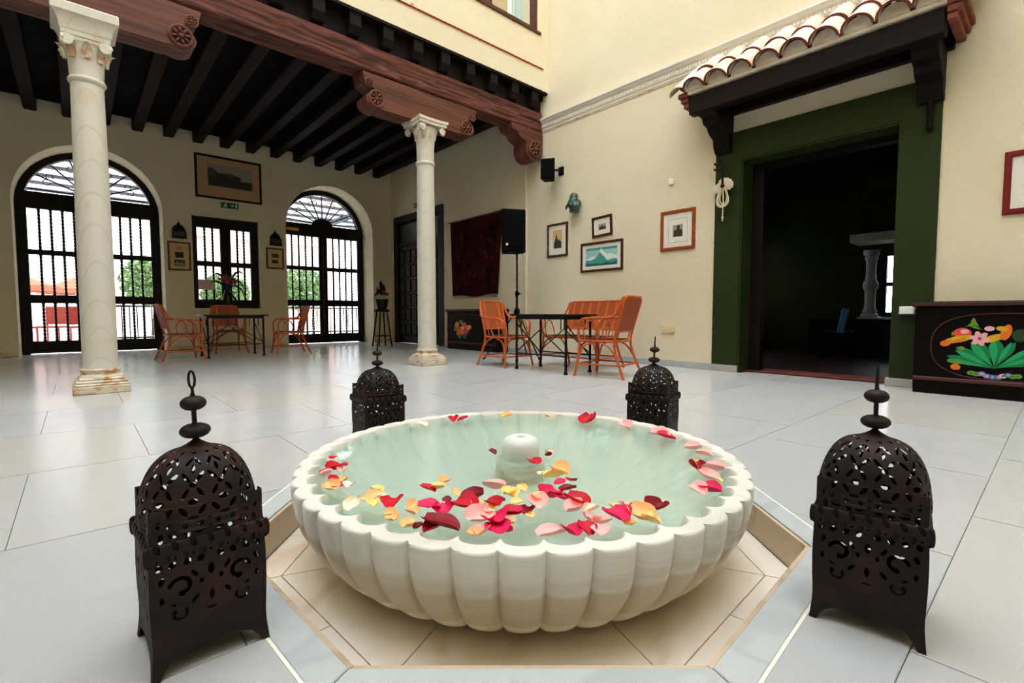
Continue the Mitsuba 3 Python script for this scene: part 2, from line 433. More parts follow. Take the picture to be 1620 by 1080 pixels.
# the other two sides of the courtyard are galleries as well, outside the picture
struct('wall_left', 'cream upper wall and gallery on the side of the courtyard outside the picture', 'wall')
put('upper', P(bx(-4.6, -4.2, -4.4, YU + 0.3, 4.55, WH), 'paint_cream'), 'wall_left')
put('back', P(bx(-9.3, -9.0, -9.3, YF + 0.4, -0.1, 5.2), 'paint_cream'), 'wall_left')
put('gallery_ceiling', P(bx(-9.0, -4.2, -9.0, YF, 4.5, 4.62), 'joist_wood'), 'wall_left')
struct('wall_near', 'cream upper wall and gallery of the courtyard behind the viewer', 'wall')
put('upper', P(bx(-4.6, XR + 0.02, -4.4, -4.0, 4.55, WH), 'paint_cream'), 'wall_near')
put('back', P(bx(-9.3, XR + 0.4, -6.8, -6.5, -0.1, 5.2), 'paint_cream'), 'wall_near')
put('gallery_ceiling', P(bx(-4.2, XR, -9.0, -4.0, 4.5, 4.62), 'joist_wood'), 'wall_near')

# baseboard strips of stone
struct('baseboard_right', 'low stone skirting along the cream wall', 'skirting')
for y0, y1 in ((-0.5, 0.85), (3.12, 4.3), (4.3, 5.5), (5.5, 6.6), (6.6, 9.5)):
    put('strip', P(bx(XR - 0.012, XR + 0.01, y0 + 0.003, y1 - 0.003, 0.0, 0.09, 0.004), 'marble_collar'), 'baseboard_right')
struct('baseboard_far', 'low stone skirting along the gallery wall', 'skirting')
for x0, x1 in ((-2.6, -0.8), (1.36, 3.65), (5.82, 6.3)):
    put('strip', P(bx(x0, x1, YF - 0.012, YF + 0.01, 0.0, 0.09, 0.004), 'marble_stained'), 'baseboard_far')

# cornice along the right wall: moulded run and its dentils
prof = [(0, 3.99), (-0.02, 3.99), (-0.02, 4.02), (-0.035, 4.03), (-0.035, 4.10), (-0.06, 4.11), (-0.075, 4.14), (-0.10, 4.15), (-0.10, 4.175), (0, 4.175)]
cm = axes(ext(Polygon(prof), 9.7), (1, 0, 0), (0, 0, 1), (0, 1, 0), (XR, -3.3, 0))
struct('trim_1', 'white moulded plaster cornice running along the cream wall', 'cornice')
put('moulding', P(cm, 'paint_white', 25), 'trim_1')
den = cat([bx(XR - 0.05, XR - 0.03, y, y + 0.022, 4.045, 4.085) for y in np.arange(-0.4, 6.4, 0.044)])
put('bead_row', P(den, 'paint_white'), 'trim_1'); labels['trim_1__bead_row'] = {'label': 'row of small beads', 'kind': 'stuff'}
put('edge_strip', P(bx(XR - 0.012, XR + 0.002, -3.3, 6.4, 3.965, 3.988), 'marble_stained'), 'trim_1')

# gallery ceiling: boards on joists
struct('ceiling', 'dark timber gallery ceiling of boards on joists', 'ceiling')
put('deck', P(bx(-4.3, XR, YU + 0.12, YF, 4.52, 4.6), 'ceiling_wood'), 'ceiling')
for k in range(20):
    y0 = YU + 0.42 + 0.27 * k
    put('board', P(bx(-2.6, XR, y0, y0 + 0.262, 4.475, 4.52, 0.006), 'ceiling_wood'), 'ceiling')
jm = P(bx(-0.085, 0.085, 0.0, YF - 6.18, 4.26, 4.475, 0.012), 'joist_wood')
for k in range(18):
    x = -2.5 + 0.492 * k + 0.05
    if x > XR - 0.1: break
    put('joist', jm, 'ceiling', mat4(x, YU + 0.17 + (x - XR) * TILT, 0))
# joist ends under the upper wall
cap = bx(-0.085, 0.085, 0.04, 0.2, 4.30, 4.50, 0.01)
cap2 = on_x(Polygon([(0.03, 4.42), (0.08, 4.33), (0.2, 4.30), (0.2, 4.62), (0.03, 4.62)]), 0.075, 0.15)
struct('main_beam', 'heavy carved reddish brown timber beam carrying the upper wall', 'beam')
def wob(m, amp, seed):
    v = m.vertices.copy()
    v += (meshkit.fbm(v * [1.2, 5, 5], 3, seed)[:, None] - 0.5) * amp * np.array([[0, 1, 1]])
    m.vertices = v; return m
bm = bx(-4.6, XR - 0.02, YU + 0.1, YU + 0.42, 3.95, 4.29, 0.02)
bm = wob(bm.subdivide_to_size(0.16), 0.05, 3)
put('timber', P(bm, 'beam_wood', 30), 'main_beam', COL)
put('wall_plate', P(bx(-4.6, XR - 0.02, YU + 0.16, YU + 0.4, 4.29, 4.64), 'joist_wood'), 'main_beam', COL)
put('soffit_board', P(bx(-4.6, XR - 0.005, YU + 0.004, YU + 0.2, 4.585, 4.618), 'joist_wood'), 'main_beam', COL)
e = P(cap2, 'joist_wood')
for k in range(17):
    x = 6.05 - 0.465 * k
    put('joist_end', e, 'main_beam', COL @ mat4(x, YU, 0))
# carved saddle brackets over the columns, and the wall corbel
def saddle():
    z0, z1, h = 3.5, 3.93, 0.86
    pts = [(-0.62, z0), (0.62, z0)]
    arc = [(0.62 + 0.13 + 0.15 * math.cos(t), 3.60 + 0.11 * math.sin(t)) for t in np.linspace(-PI / 2 - 0.6, PI / 2, 12)]
    right = arc + [(0.80, z1 - 0.18), (0.92, z1 - 0.12), (0.95, z1)]
    left = [(-x, z) for x, z in reversed(right)]
    return Polygon(pts[:1] + pts[1:] + right + left).buffer(0)
def rosette(r, depth, seed):
    parts = []
    for k in range(8):
        t = k * PI / 4 + seed
        s = trimesh.creation.icosphere(2, 1.0); s.apply_scale((r * 0.36, depth, r * 0.17))
        s.apply_transform(mat4(0.0, 0, 0)); s.apply_transform(trimesh.transformations.rotation_matrix(-t, (0, 1, 0)))
        s.apply_translation((0.6 * r * math.cos(t), 0, 0.6 * r * math.sin(t))); parts.append(s)
    s = trimesh.creation.icosphere(2, 1.0); s.apply_scale((r * 0.3, depth * 1.3, r * 0.3)); parts.append(s)
    parts.append(tube([(r * math.cos(t), 0, r * math.sin(t)) for t in np.linspace(0, 2 * PI, 24, endpoint=False)], depth * 0.7, 6, True))
    return cat(parts)
sad = P(on_y(saddle(), YU + 0.40, 0.30), 'carved_wood', 30)
ros = P(rosette(0.10, 0.028, 0.2), 'carved_wood', 40)
pad_shape = P(bx(-0.8, 0.8, YU + 0.16, YU + 0.38, 3.90, 3.96), 'carved_wood')  # plain carved wood pad between saddle bracket and beam
for cx in (0.15, 3.86):
    k = put('saddle_bracket', sad, 'main_beam', COL @ mat4(cx))
    put('saddle_pad', pad_shape, 'main_beam', COL @ mat4(cx))
    for s in (-1, 1):
        for dz in (3.615,):
            put('rosette', ros, k, COL @ mat4(cx + s * 0.76, YU + 0.095, dz))
        put('rosette', ros, k, COL @ mat4(cx + s * 0.86, YU + 0.095, 3.80, 0, 0.55))
cor = Polygon([(0.0, 3.96), (-0.75, 3.96), (-0.72, 3.86), (-0.60, 3.84), (-0.52, 3.76), (-0.40, 3.72)] + [(-0.2 + 0.2 * math.cos(t), 3.62 + 0.2 * math.sin(t)) for t in np.linspace(PI * 0.9, 2 * PI, 14)])
k = put('wall_corbel', P(on_y(cor, YU + 0.42, 0.32), 'carved_wood', 30), 'main_beam', COL @ mat4(XR - 0.03))
put('rosette', ros, k, COL @ mat4(XR - 0.22, YU + 0.09, 3.62, 0, 1.3))

# thin red cable and pale conduit on the upper wall, conduit down the right wall
solo('red_cable', 'thin red cable clipped along the cream upper wall', 'cable', P(tube([(2.0, YU - 0.012, 4.955), (6.2, YU - 0.012, 4.975)], 0.011, 6), 'paint_red'), COL)
solo('wall_conduit', 'pale upright conduit on the upper wall above the red cable', 'conduit', P(bx(3.58, 3.63, YU - 0.02, YU + 0.01, 5.0, 6.4, 0.006), 'paint_cream'), COL)
solo('wall_conduit', 'pale upright conduit on the wall behind the loudspeaker on its stand', 'conduit', P(bx(XR - 0.03, XR + 0.01, 6.72, 6.77, 0.1, 3.5, 0.006), 'paint_cream'))

# upper window
struct('window_2', 'brown framed upper window with a pale curtain', 'window')
for g in (sbox(4.05, 5.56, 6.08, 5.62), sbox(4.05, 5.56, 4.13, 7.1), sbox(6.0, 5.56, 6.08, 7.1), sbox(5.0, 5.6, 5.07, 7.1)):
    put('frame', P(on_y(g, YU + 0.12, 0.1), 'frame_brown'), 'window_2', COL)
put('sill', P(bx(4.0, 6.14, YU - 0.03, YU + 0.1, 5.52, 5.565, 0.006), 'frame_brown'), 'window_2', COL)
put('pane', P(on_y(sbox(4.1, 5.6, 6.03, 7.1), YU + 0.09, 0.001).slice_plane((0, YU + 0.0895, 0), (0, -1, 0)), 'pane_glass'), 'window_2', COL)
cx_ = np.linspace(5.66, 5.93, 40)
cv = np.array([(x, YU + 0.2 + 0.02 * math.sin(x * 90), z) for z in (5.6, 7.1) for x in cx_])
cf = [(i, i + 1, 40 + i + 1) for i in range(39)] + [(i, 40 + i + 1, 40 + i) for i in range(39)]
put('curtain', P(trimesh.Trimesh(cv, cf, process=False), 'curtain', True), 'window_2', COL)
put('room_back', P(bx(3.9, 6.2, YU + 0.9, YU + 0.95, 5.3, 7.3), 'paint_cream'), 'window_2', COL)

# ------------------------------------------------------------------ arched doors, window, spindles
def spindle(h, r):
    pr = [(0.0, 0), (r, 0), (r, 0.03)]
    n = max(3, int((h - 0.06) / 0.062))
    for i in range(n):
        z = 0.03 + (h - 0.06) * i / n; dz = (h - 0.06) / n
        pr += [(r * 0.62, z + dz * 0.12), (r * 0.95, z + dz * 0.4), (r * 0.95, z + dz * 0.6), (r * 0.62, z + dz * 0.88)]
    pr += [(r, h - 0.03), (r, h), (0.0, h)]
    return lathe(pr, 10)
ROWS = ((0.25, 0.95), (1.10, 1.84), (1.93, 2.68))
SP = {}
def sp_shape(h):
    h = round(h, 3)
    if h not in SP: SP[h] = P(spindle(h, 0.0235), 'dark_wood', 40)
    return SP[h]
def arch_door(name, label, cx, w, spring, nsp):
    struct(name, label, 'door')
    yd = YF + 0.62
    outer, inner = arch(0, w + 0.05, spring, 0.0), arch(0, w - 0.11, spring, 0.0)
    put('frame', P(on_y(outer.difference(inner), yd + 0.1, 0.14), 'dark_wood', 35), name, mat4(cx))
    put('transom', P(bx(-w + 0.05, w - 0.05, yd - 0.045, yd + 0.08, 2.69, 2.98, 0.01), 'dark_wood'), name, mat4(cx))
    for s in (-1, 1):
        lf = put('leaf', P(bx(-0.005 if s > 0 else -(w - 0.095), (w - 0.095) if s > 0 else 0.005, yd - 0.025, yd + 0.035, 0.02, 0.24, 0.006), 'dark_wood'), name, mat4(cx))
        x0, x1 = (0.10, w - 0.15) if s > 0 else (-(w - 0.15), -0.10)
        for a, b in ((x0 - 0.055 if s < 0 else x0 - 0.095, x0), (x1, x1 + 0.055 if s > 0 else x1 + 0.095)):
            put('stile', P(bx(a, b, yd - 0.03, yd + 0.03, 0.02, 2.7, 0.005), 'dark_wood'), lf, mat4(cx))
        for a, b in ((0.95, 1.10), (1.84, 1.93), (2.68, 2.71)):
            put('rail', P(bx(x0 - 0.01, x1 + 0.01, yd - 0.028, yd + 0.028, a, b, 0.005), 'dark_wood'), lf, mat4(cx))
        put('panel', P(bx(x0 + 0.04, x1 - 0.04, yd - 0.035, yd, 0.06, 0.21, 0.008), 'dark_wood'), lf, mat4(cx))
        for a, b in ROWS:
            for i in range(nsp):
                x = x0 + (x1 - x0) * (i + 1) / (nsp + 1)
                put('spindle', sp_shape(b - a + 0.02), lf, mat4(cx + x, yd, a - 0.01))
            put('pane', pane(x0, x1, a, b, yd + 0.02), lf, mat4(cx))
    # fanlight: hub, spokes and scrolls of iron
    hub = Polygon([(0.26 * math.cos(t), 2.97 + 0.18 * math.sin(t)) for t in np.linspace(0, PI, 20)])
    put('fan_hub', P(on_y(hub, yd + 0.03, 0.05), 'dark_wood'), name, mat4(cx))
    for i in range(1, 10):
        t = PI * i / 10
        a = np.array([0.24 * math.cos(t), 0, 2.97 + 0.16 * math.sin(t)]); b = np.array([0.93 * math.cos(t), 0, spring + 0.93 * math.sin(t)])
        put('fan_spoke', P(tube([a, b], 0.013, 6), 'black_iron'), name, mat4(cx, yd, 0))
        if i % 2 == 0:
            c = a + (b - a) * 0.72; n_ = np.array([-(b - a)[2], 0, (b - a)[0]]); n_ /= np.linalg.norm(n_)
            for s in (-1, 1):
                arc = [c + s * n_ * (0.055 + 0.05 * math.cos(u)) + (b - a) / np.linalg.norm(b - a) * 0.05 * math.sin(u) for u in np.linspace(PI, -PI * 0.6, 14)]
                put('fan_scroll', P(tube(arc, 0.008, 5), 'black_iron'), name, mat4(cx, yd, 0))
    fan = arch(0, w - 0.12, spring, 2.98)
    m = ext(fan, 0.001).slice_plane((0, 0, 0.0005), (0, 0, 1))
    put('fan_pane', P(axes(m, (1, 0, 0), (0, 0, 1), (0, -1, 0), (0, yd + 0.02, 0)), 'pane_glass'), name, mat4(cx))
def pane(x0, x1, z0, z1, y):
    v = np.array([(x0, y, z0), (x1, y, z0), (x1, y, z1), (x0, y, z1)], float)
    return P((v, np.array([[0, 1, 2], [0, 2, 3]])), 'pane_glass')
arch_door('door_1', 'arched dark timber door with turned spindles behind the nearer marble column', AL[0], AL[1], AL[2], 4)
put('slab', P(ext(sbox(-0.78, YF + 0.002, 1.34, YF + 0.69), 0.0105, -0.012), 'marble_floor_1'), 'floor')
put('slab', P(ext(sbox(3.67, YF + 0.002, 5.80, YF + 0.69), 0.0105, -0.012), 'marble_floor_2'), 'floor')
arch_door('door_2', 'arched dark timber door with fanlight beside the plant stand in the corner', AR[0], AR[1], AR[2], 4)
struct('window_1', 'dark timber window with turned bars between the two arched doors', 'window')
yw = YF + 0.22
fr = sbox(1.80, 0.84, 3.14, 2.83)
for g in (sbox(1.935, 1.056, 2.37, 1.77), sbox(1.935, 1.87, 2.37, 2.58), sbox(2.565, 1.056, 2.96, 1.77), sbox(2.565, 1.87, 2.96, 2.58)):
    fr = fr.difference(g)
    for i in (1, 2):
        put('spindle', sp_shape(g.bounds[3] - g.bounds[1] + 0.02), 'window_1', mat4(g.bounds[0] + (g.bounds[2] - g.bounds[0]) * i / 3, yw - 0.02, g.bounds[1] - 0.01))
    b = g.bounds; put('pane', pane(b[0], b[2], b[1], b[3], yw - 0.005), 'window_1')
put('frame', P(on_y(fr, yw + 0.03, 0.07), 'dark_wood'), 'window_1')
for z in (1.0, 2.64):
    put('rail', P(bx(1.9, 3.0, yw - 0.055, yw - 0.03, z - 0.03, z + 0.03, 0.008), 'dark_wood'), 'window_1')
for x in (2.41, 2.47, 2.52):
    put('stile', P(bx(x - 0.022, x + 0.022, yw - 0.058, yw - 0.03, 0.95, 2.7, 0.006), 'dark_wood'), 'window_1')

# carved dark door in the right wall, behind the far column
struct('door_3', 'tall dark carved door in the cream wall behind the far column', 'door')
put('frame', P(on_x(sbox(9.50, 0, 11.83, 3.25).difference(sbox(9.72, -1, 11.62, 3.08)), XR + 0.1, 0.12), 'dark_wood'), 'door_3')
for s, (y0, y1) in enumerate(((9.72, 10.66), (10.68, 11.62))):
    lf = put('leaf', P(bx(XR + 0.03, XR + 0.09, y0, y1, 0.02, 2.5, 0.006), 'dark_wood'), 'door_3')
    for i in range(3):
        for j in range(6):
            a = y0 + 0.07 + i * 0.28; z = 0.2 + j * 0.37
            put('carved_panel', P(bx(XR, XR + 0.035, a, a + 0.23, z, z + 0.31, 0.02), 'dark_wood'), lf)
    put('stud', P(lathe([(0, 0), (0.02, 0.005), (0, 0.02)], 8), 'black_iron'), lf, mat4(XR, y0 + 0.47, 1.1, 0, 1, 0, -PI / 2))
put('backing', P(bx(XR + 0.085, XR + 0.1, 9.6, 11.74, 0.0, 3.2), 'dark_wood'), 'door_3')
put('transom', P(bx(XR + 0.0, XR + 0.09, 9.7, 11.64, 2.49, 2.58, 0.008), 'dark_wood'), 'door_3')
for y in (9.78, 10.72):
    put('upper_panel', P(bx(XR + 0.03, XR + 0.09, y, y + 0.86, 2.56, 3.04, 0.01), 'black_paint'), 'door_3')

# green doorway
struct('door_4', 'wide green painted doorway under the tiled canopy', 'door')
gs = sbox(0.87, 0.0, 3.11, 3.04).difference(sbox(1.2, -0.1, 2.78, 2.69))
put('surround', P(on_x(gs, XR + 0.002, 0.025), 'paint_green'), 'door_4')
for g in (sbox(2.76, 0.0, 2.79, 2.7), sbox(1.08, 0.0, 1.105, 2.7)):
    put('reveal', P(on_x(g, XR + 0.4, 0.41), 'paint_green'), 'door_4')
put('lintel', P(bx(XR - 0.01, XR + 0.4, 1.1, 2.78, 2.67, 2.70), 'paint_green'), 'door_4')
for y0, y1 in ((2.77, 3.12), (0.86, 1.23)):
    put('foot_block', P(bx(XR - 0.04, XR + 0.02, y0, y1, 0.0, 0.085, 0.005), 'marble_floor_3'), 'door_4')
jf = sbox(1.1, 0.0, 2.78, 2.69).difference(sbox(1.12, -0.1, 2.62, 2.60))
put('inner_frame', P(on_x(jf, XR + 0.4, 0.12), 'dark_wood'), 'door_4')
put('threshold', P(bx(XR + 0.24, XR + 0.62, 1.11, 2.77, -0.004, 0.012, 0.004), 'floor_tile_red'), 'door_4')
# the room beyond; its shade is put into dark wall, ceiling and floor colours
struct('wall_inner', 'green walls coloured dark for the shade of the room seen through the green doorway', 'wall')
rx0, rx1, ry0, ry1 = XR + 0.4, 10.9, -0.6, 4.6
whole = sbox(ry0, -0.1, ry1, 3.3).difference(sbox(1.99, 0.72, 2.22, 1.84))
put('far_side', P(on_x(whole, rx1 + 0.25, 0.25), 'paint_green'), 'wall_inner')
put('side', P(on_y(sbox(rx0, -0.1, rx1, 3.3).difference(sbox(9.7, 1.0, 10.4, 2.1)), ry1 + 0.2, 0.2), 'paint_green'), 'wall_inner')  # opening in this wall is added out of view to light the pale column
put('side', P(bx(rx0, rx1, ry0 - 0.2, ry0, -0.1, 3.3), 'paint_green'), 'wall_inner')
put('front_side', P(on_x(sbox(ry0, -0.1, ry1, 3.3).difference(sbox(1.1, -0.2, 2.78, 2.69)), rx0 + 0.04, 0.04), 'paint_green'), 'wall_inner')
put('soffit', P(bx(rx0, rx1, ry0, ry1, 3.3, 3.5), 'joist_wood'), 'wall_inner')
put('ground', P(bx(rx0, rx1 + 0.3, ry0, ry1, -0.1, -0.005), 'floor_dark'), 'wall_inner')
struct('window_3', 'narrow bright barred window at the back of the dark room', 'window')
put('frame', P(on_x(sbox(1.96, 0.70, 2.25, 1.87).difference(sbox(2.04, 0.775, 2.17, 1.25)).difference(sbox(2.04, 1.31, 2.17, 1.79)), rx1 + 0.1, 0.08), 'dark_wood'), 'window_3')
put('sill', P(bx(rx1 - 0.15, rx1 + 0.02, 1.9, 2.5, 0.66, 0.69, 0.005), 'column_blue_lit'), 'window_3')
# ------------------------------------------------------------------ marble columns
def taper(cx_key, label, cap_kind):
    x, y = col_pt(cx_key, 0.1)
    t = thing('marble_column', label, 'column')
    L = mat4(x, y, 0, math.atan(TILT))
    put('plinth', P(bx(-0.21, 0.21, -0.21, 0.21, 0.0, 0.075, 0.008), 'marble_stained'), t, L)
    sq = []
    for k, (h, z) in enumerate(((0.205, 0.072), (0.20, 0.12), (0.175, 0.145), (0.15, 0.16))):
        sq.append((h, z))
    base = cat([bx(-h, h, -h, h, z0, z0 + 0.03, 0.014) for h, z0 in ((0.205, 0.07), (0.195, 0.095), (0.172, 0.12))] +
               [lathe([(0, 0.13), (0.175, 0.13), (0.178, 0.15), (0.165, 0.17), (0.148, 0.175), (0.145, 0.20), (0.155, 0.205), (0.158, 0.22), (0.15, 0.233), (0, 0.233)], 40)])
    put('base', P(base, 'marble_stained', 35), t, L)
    pr = [(0.0, 0.22), (0.142, 0.22), (0.142, 0.24), (0.1345, 0.27)]
    for z in np.linspace(0.4, 2.86, 12):
        u = (z - 0.27) / 2.6
        pr.append((0.1345 + 0.004 * math.sin(PI * u) - 0.012 * u, z))
    pr += [(0.1225, 2.90), (0.0, 2.90)]
    put('shaft', P(lathe(pr, 48), 'marble_column', 40), t, L)
    put('necking', P(lathe([(0.1, 2.885), (0.132, 2.885), (0.142, 2.90), (0.142, 2.915), (0.132, 2.93), (0.1, 2.93)], 40), 'marble_column', 40), t, L)
    if cap_kind == 0:
        put('bell', P(lathe([(0.0, 2.92), (0.126, 2.92), (0.128, 3.0), (0.133, 3.08), (0.148, 3.15), (0.165, 3.21), (0.0, 3.21)], 40), 'marble_column', 40), t, L)
        z0 = 3.10
        ab = [(0.150, 3.20), (0.165, 3.215), (0.168, 3.235), (0.160, 3.245), (0.172, 3.25), (0.175, 3.285), (0.182, 3.295), (0.186, 3.33), (0.195, 3.365), (0.210, 3.395), (0.226, 3.41), (0.236, 3.418), (0.236, 3.49), (0.230, 3.50)]
        V = np.array([(sx * h, sy * h, z) for h, z in ab for sx, sy in ((-1, -1), (1, -1), (1, 1), (-1, 1))]); F = []
        for i in range(len(ab) - 1):
            for j in range(4):
                q, w = 4 * i + j, 4 * i + (j + 1) % 4
                F += [(q, w, w + 4), (q, w + 4, q + 4)]
        m_ = 4 * (len(ab) - 1)
        F += [(0, 2, 1), (0, 3, 2), (m_, m_ + 1, m_ + 2), (m_, m_ + 2, m_ + 3)]
        put('abacus', P(trimesh.Trimesh(V, F, process=False), 'marble_column', 30), t, L)
    else:
        put('bell', P(lathe([(0.0, 2.92), (0.124, 2.92), (0.126, 3.1), (0.135, 3.25), (0.158, 3.34), (0.17, 3.40), (0.0, 3.40)], 40), 'marble_column', 40), t, L)
        z0 = 3.26
        sq = [(-0.24, -0.24), (0, -0.20), (0.24, -0.24), (0.20, 0), (0.24, 0.24), (0, 0.20), (-0.24, 0.24), (-0.20, 0)]
        c = []
        for i in range(0, 8, 2):
            a, m_, b = sq[i], sq[i + 1], sq[(i + 2) % 8]
            for u in np.linspace(0, 1, 7, endpoint=False):
                c.append(tuple((1 - u) ** 2 * np.array(a) + 2 * u * (1 - u) * (np.array(m_) * 0.95) + u * u * np.array(b)))
        put('abacus', P(cat([ext(Polygon(c), 0.035, 3.465), ext(affinity.scale(Polygon(c), 0.93, 0.93), 0.045, 3.42)]), 'marble_column'), t, L)
    # acanthus leaves round the bell and scrolled volutes at the corners
    def leaf(w, h, out):
        V, n, m = [], 6, 7
        for i in range(m + 1):
            u = i / m
            for j in range(n + 1):
                v = (j / n - 0.5)
                ww = w * (0.55 + 0.6 * math.sin(PI * min(u * 0.9 + 0.1, 1))) * (1 - 0.35 * u)
                rib = 0.012 * math.cos(v * PI * 3)
                V.append((v * ww, -(out * u ** 2.2 + rib + 0.012 * (1 - (2 * v) ** 2)), h * (u - 0.28 * max(0, u - 0.75) * 4 * (u - 0.4))))
        F = []
        for i in range(m):
            for j in range(n):
                a = i * (n + 1) + j
                F += [(a, a + 1, a + n + 2), (a, a + n + 2, a + n + 1)]
        V = np.array(V); back = V + [0, 0.014, 0]; N = len(V)
        F = F + [(b + N, a + N, c_ + N) for a, b, c_ in F]
        return trimesh.Trimesh(np.vstack([V, back]), F, process=False)
    lf = P(leaf(0.085, 0.15 if cap_kind == 0 else 0.17, 0.055), 'marble_stained', True)
    for k in range(8):
        a = k * PI / 4
        put('leaf', lf, t, L @ mat4(0, 0, z0 - 0.02, a) @ mat4(0, -0.142 if cap_kind == 0 else -0.132, 0))
    sp = [(0.045 * (1 - u * 0.85) * math.cos(u * 4 * PI), 0, 0.045 * (1 - u * 0.85) * math.sin(u * 4 * PI)) for u in np.linspace(0, 1, 40)]
    vol = cat([tube(sp, np.linspace(0.013, 0.008, 40), 6), axes(lathe([(0, -0.012), (0.046, -0.012), (0.046, 0.012), (0, 0.012)], 20), (1, 0, 0), (0, 0, 1), (0, 1, 0))])
    vs = P(vol, 'marble_column' if cap_kind == 0 else 'marble_stained', 40)
    for k in range(4):
        for s in (-1, 1):
            a = k * PI / 2
            h = 0.135 if cap_kind == 0 else 0.165
            put('volute', vs, t, L @ mat4(0, 0, 0, a) @ mat4(s * h, -h - 0.03, z0 + 0.10))
    return t
taper(0.15, 'tall veined marble column with broad square capital standing before the nearer arched door', 0)
taper(3.86, 'slender marble column with curled acanthus capital beside the red wall hanging', 1)

# ------------------------------------------------------------------ fountain bowl, water, spout
BC = (1.304, 1.421)
RIM, NL, WZ = 0.20, 45, 0.182
TH0 = math.radians(-128.25)
t_ = np.arange(NL * 12) * 2 * PI / (NL * 12)
tt = np.abs(((t_ - 0) * NL / (2 * PI)) % 1.0)          # 0 at each groove
lobe = np.sqrt(np.clip(1 - (2 * tt - 1) ** 2, 0, 1))   # 0 in the groove, 1 on the lobe
def ring_pts(r, depth, z):
    rr = r * (1 - depth + depth * lobe)
    return np.stack([rr * np.cos(t_ + TH0), rr * np.sin(t_ + TH0), np.full_like(t_, z)], 1)
def prof_r(z):                                        # outer profile, rim radius 0.84
    u = np.clip((RIM - 0.02 - z) / 0.33, 0, 1)
    return 0.838 * (1 - 0.275 * u ** 2.18)
outer = [ring_pts(0.50, 0.0, RZ), ring_pts(0.60, 0.012, RZ + 0.008), ring_pts(0.655, 0.024, RZ + 0.026)]
zs = list(np.linspace(-0.075, RIM - 0.03, 24)) + [RIM - 0.02, RIM - 0.009]
for z in zs:
    outer.append(ring_pts(prof_r(z), 0.034 if z < RIM - 0.04 else 0.029, z))
outer += [ring_pts(0.8345, 0.024, RIM - 0.003), ring_pts(0.828, 0.0225, RIM)]
inner = [ring_pts(0.797, 0.047, RIM), ring_pts(0.790, 0.046, RIM - 0.004), ring_pts(0.786, 0.045, RIM - 0.012)]
for u in np.linspace(0.05, 1, 16):
    z = RIM - 0.012 - 0.225 * u
    inner.append(ring_pts(0.785 * (1 - 0.40 * u ** 2.6 - 0.06 * u) , 0.045 * (1 - 0.55 * u), z))
inner.append(ring_pts(0.04, 0.0, RIM - 0.262))
i0 = np.arange(NL * 12); i1 = (i0 + 1) % len(i0); n_ = len(i0)
def rings(G, foot, top):
    V = np.vstack(G); F = []
    for k in range(len(G) - 1):
        a, b = k * n_, (k + 1) * n_
        F += list(zip(a + i0, a + i1, b + i1)) + list(zip(a + i0, b + i1, b + i0))
    if foot is not None:
        V = np.vstack([V, [[0, 0, foot]]]); F += list(zip(i1, i0, np.full(n_, len(V) - 1)))
    if top is not None:
        V = np.vstack([V, [[0, 0, top]]]); F += list(zip((len(G) - 1) * n_ + i0, (len(G) - 1) * n_ + i1, np.full(n_, len(V) - 1)))
    return trimesh.Trimesh(V, F, process=False)
fb = thing('fountain', 'wide white marble fountain bowl with scalloped fluted sides sunk in the octagonal basin', 'fountain')
put('bowl', P(rings(outer + inner[:3], RZ, None), 'marble_bowl', 48), fb, mat4(*BC))
put('lining', P(rings(inner[2:], None, RIM - 0.262), 'marble_lining', 48), fb, mat4(*BC))
put('spout_drum', P(lathe([(0.0, -0.055), (0.098, -0.055), (0.098, 0.150), (0.092, 0.158), (0.0, 0.158)], 40), 'marble_bowl', 40), fb, mat4(*BC))
kn = [(0.0, 0.155), (0.06, 0.155), (0.066, 0.17), (0.074, 0.19), (0.0775, 0.215), (0.074, 0.238), (0.063, 0.254), (0.046, 0.263), (0.03, 0.266), (0.021, 0.264), (0.017, 0.258), (0.016, 0.235), (0.0, 0.235)]
put('spout_knob', P(lathe(kn, 40), 'marble_lining', 50), fb, mat4(*BC))
# water: one sheet that meets the bowl's inside, with the faintest ripple
rr = np.linspace(0.0, 1.0, 30)[1:]
wr_ = 0.7905 * (1 - 0.0452 + 0.0452 * lobe)
W = [np.array([[0, 0, WZ]])]
for q in rr:
    x, y = q * wr_ * np.cos(t_ + TH0), q * wr_ * np.sin(t_ + TH0)
    z = WZ + 0.0006 * (meshkit.fbm(np.stack([x * 5, y * 5, x * 0], 1), 3, 4) - 0.5)
    W.append(np.stack([x, y, z], 1))
WV = np.vstack(W); WF = list(zip(np.zeros(n_, int), 1 + i0, 1 + i1))
for k in range(len(rr) - 1):
    a, b = 1 + k * n_, 1 + (k + 1) * n_
    WF += list(zip(a + i0, b + i0, b + i1)) + list(zip(a + i0, b + i1, a + i1))
solo('water', 'clear pale green water filling the scalloped marble bowl', 'water', P(trimesh.Trimesh(WV, WF, process=False), 'water_surface', True), mat4(*BC), kind='stuff')

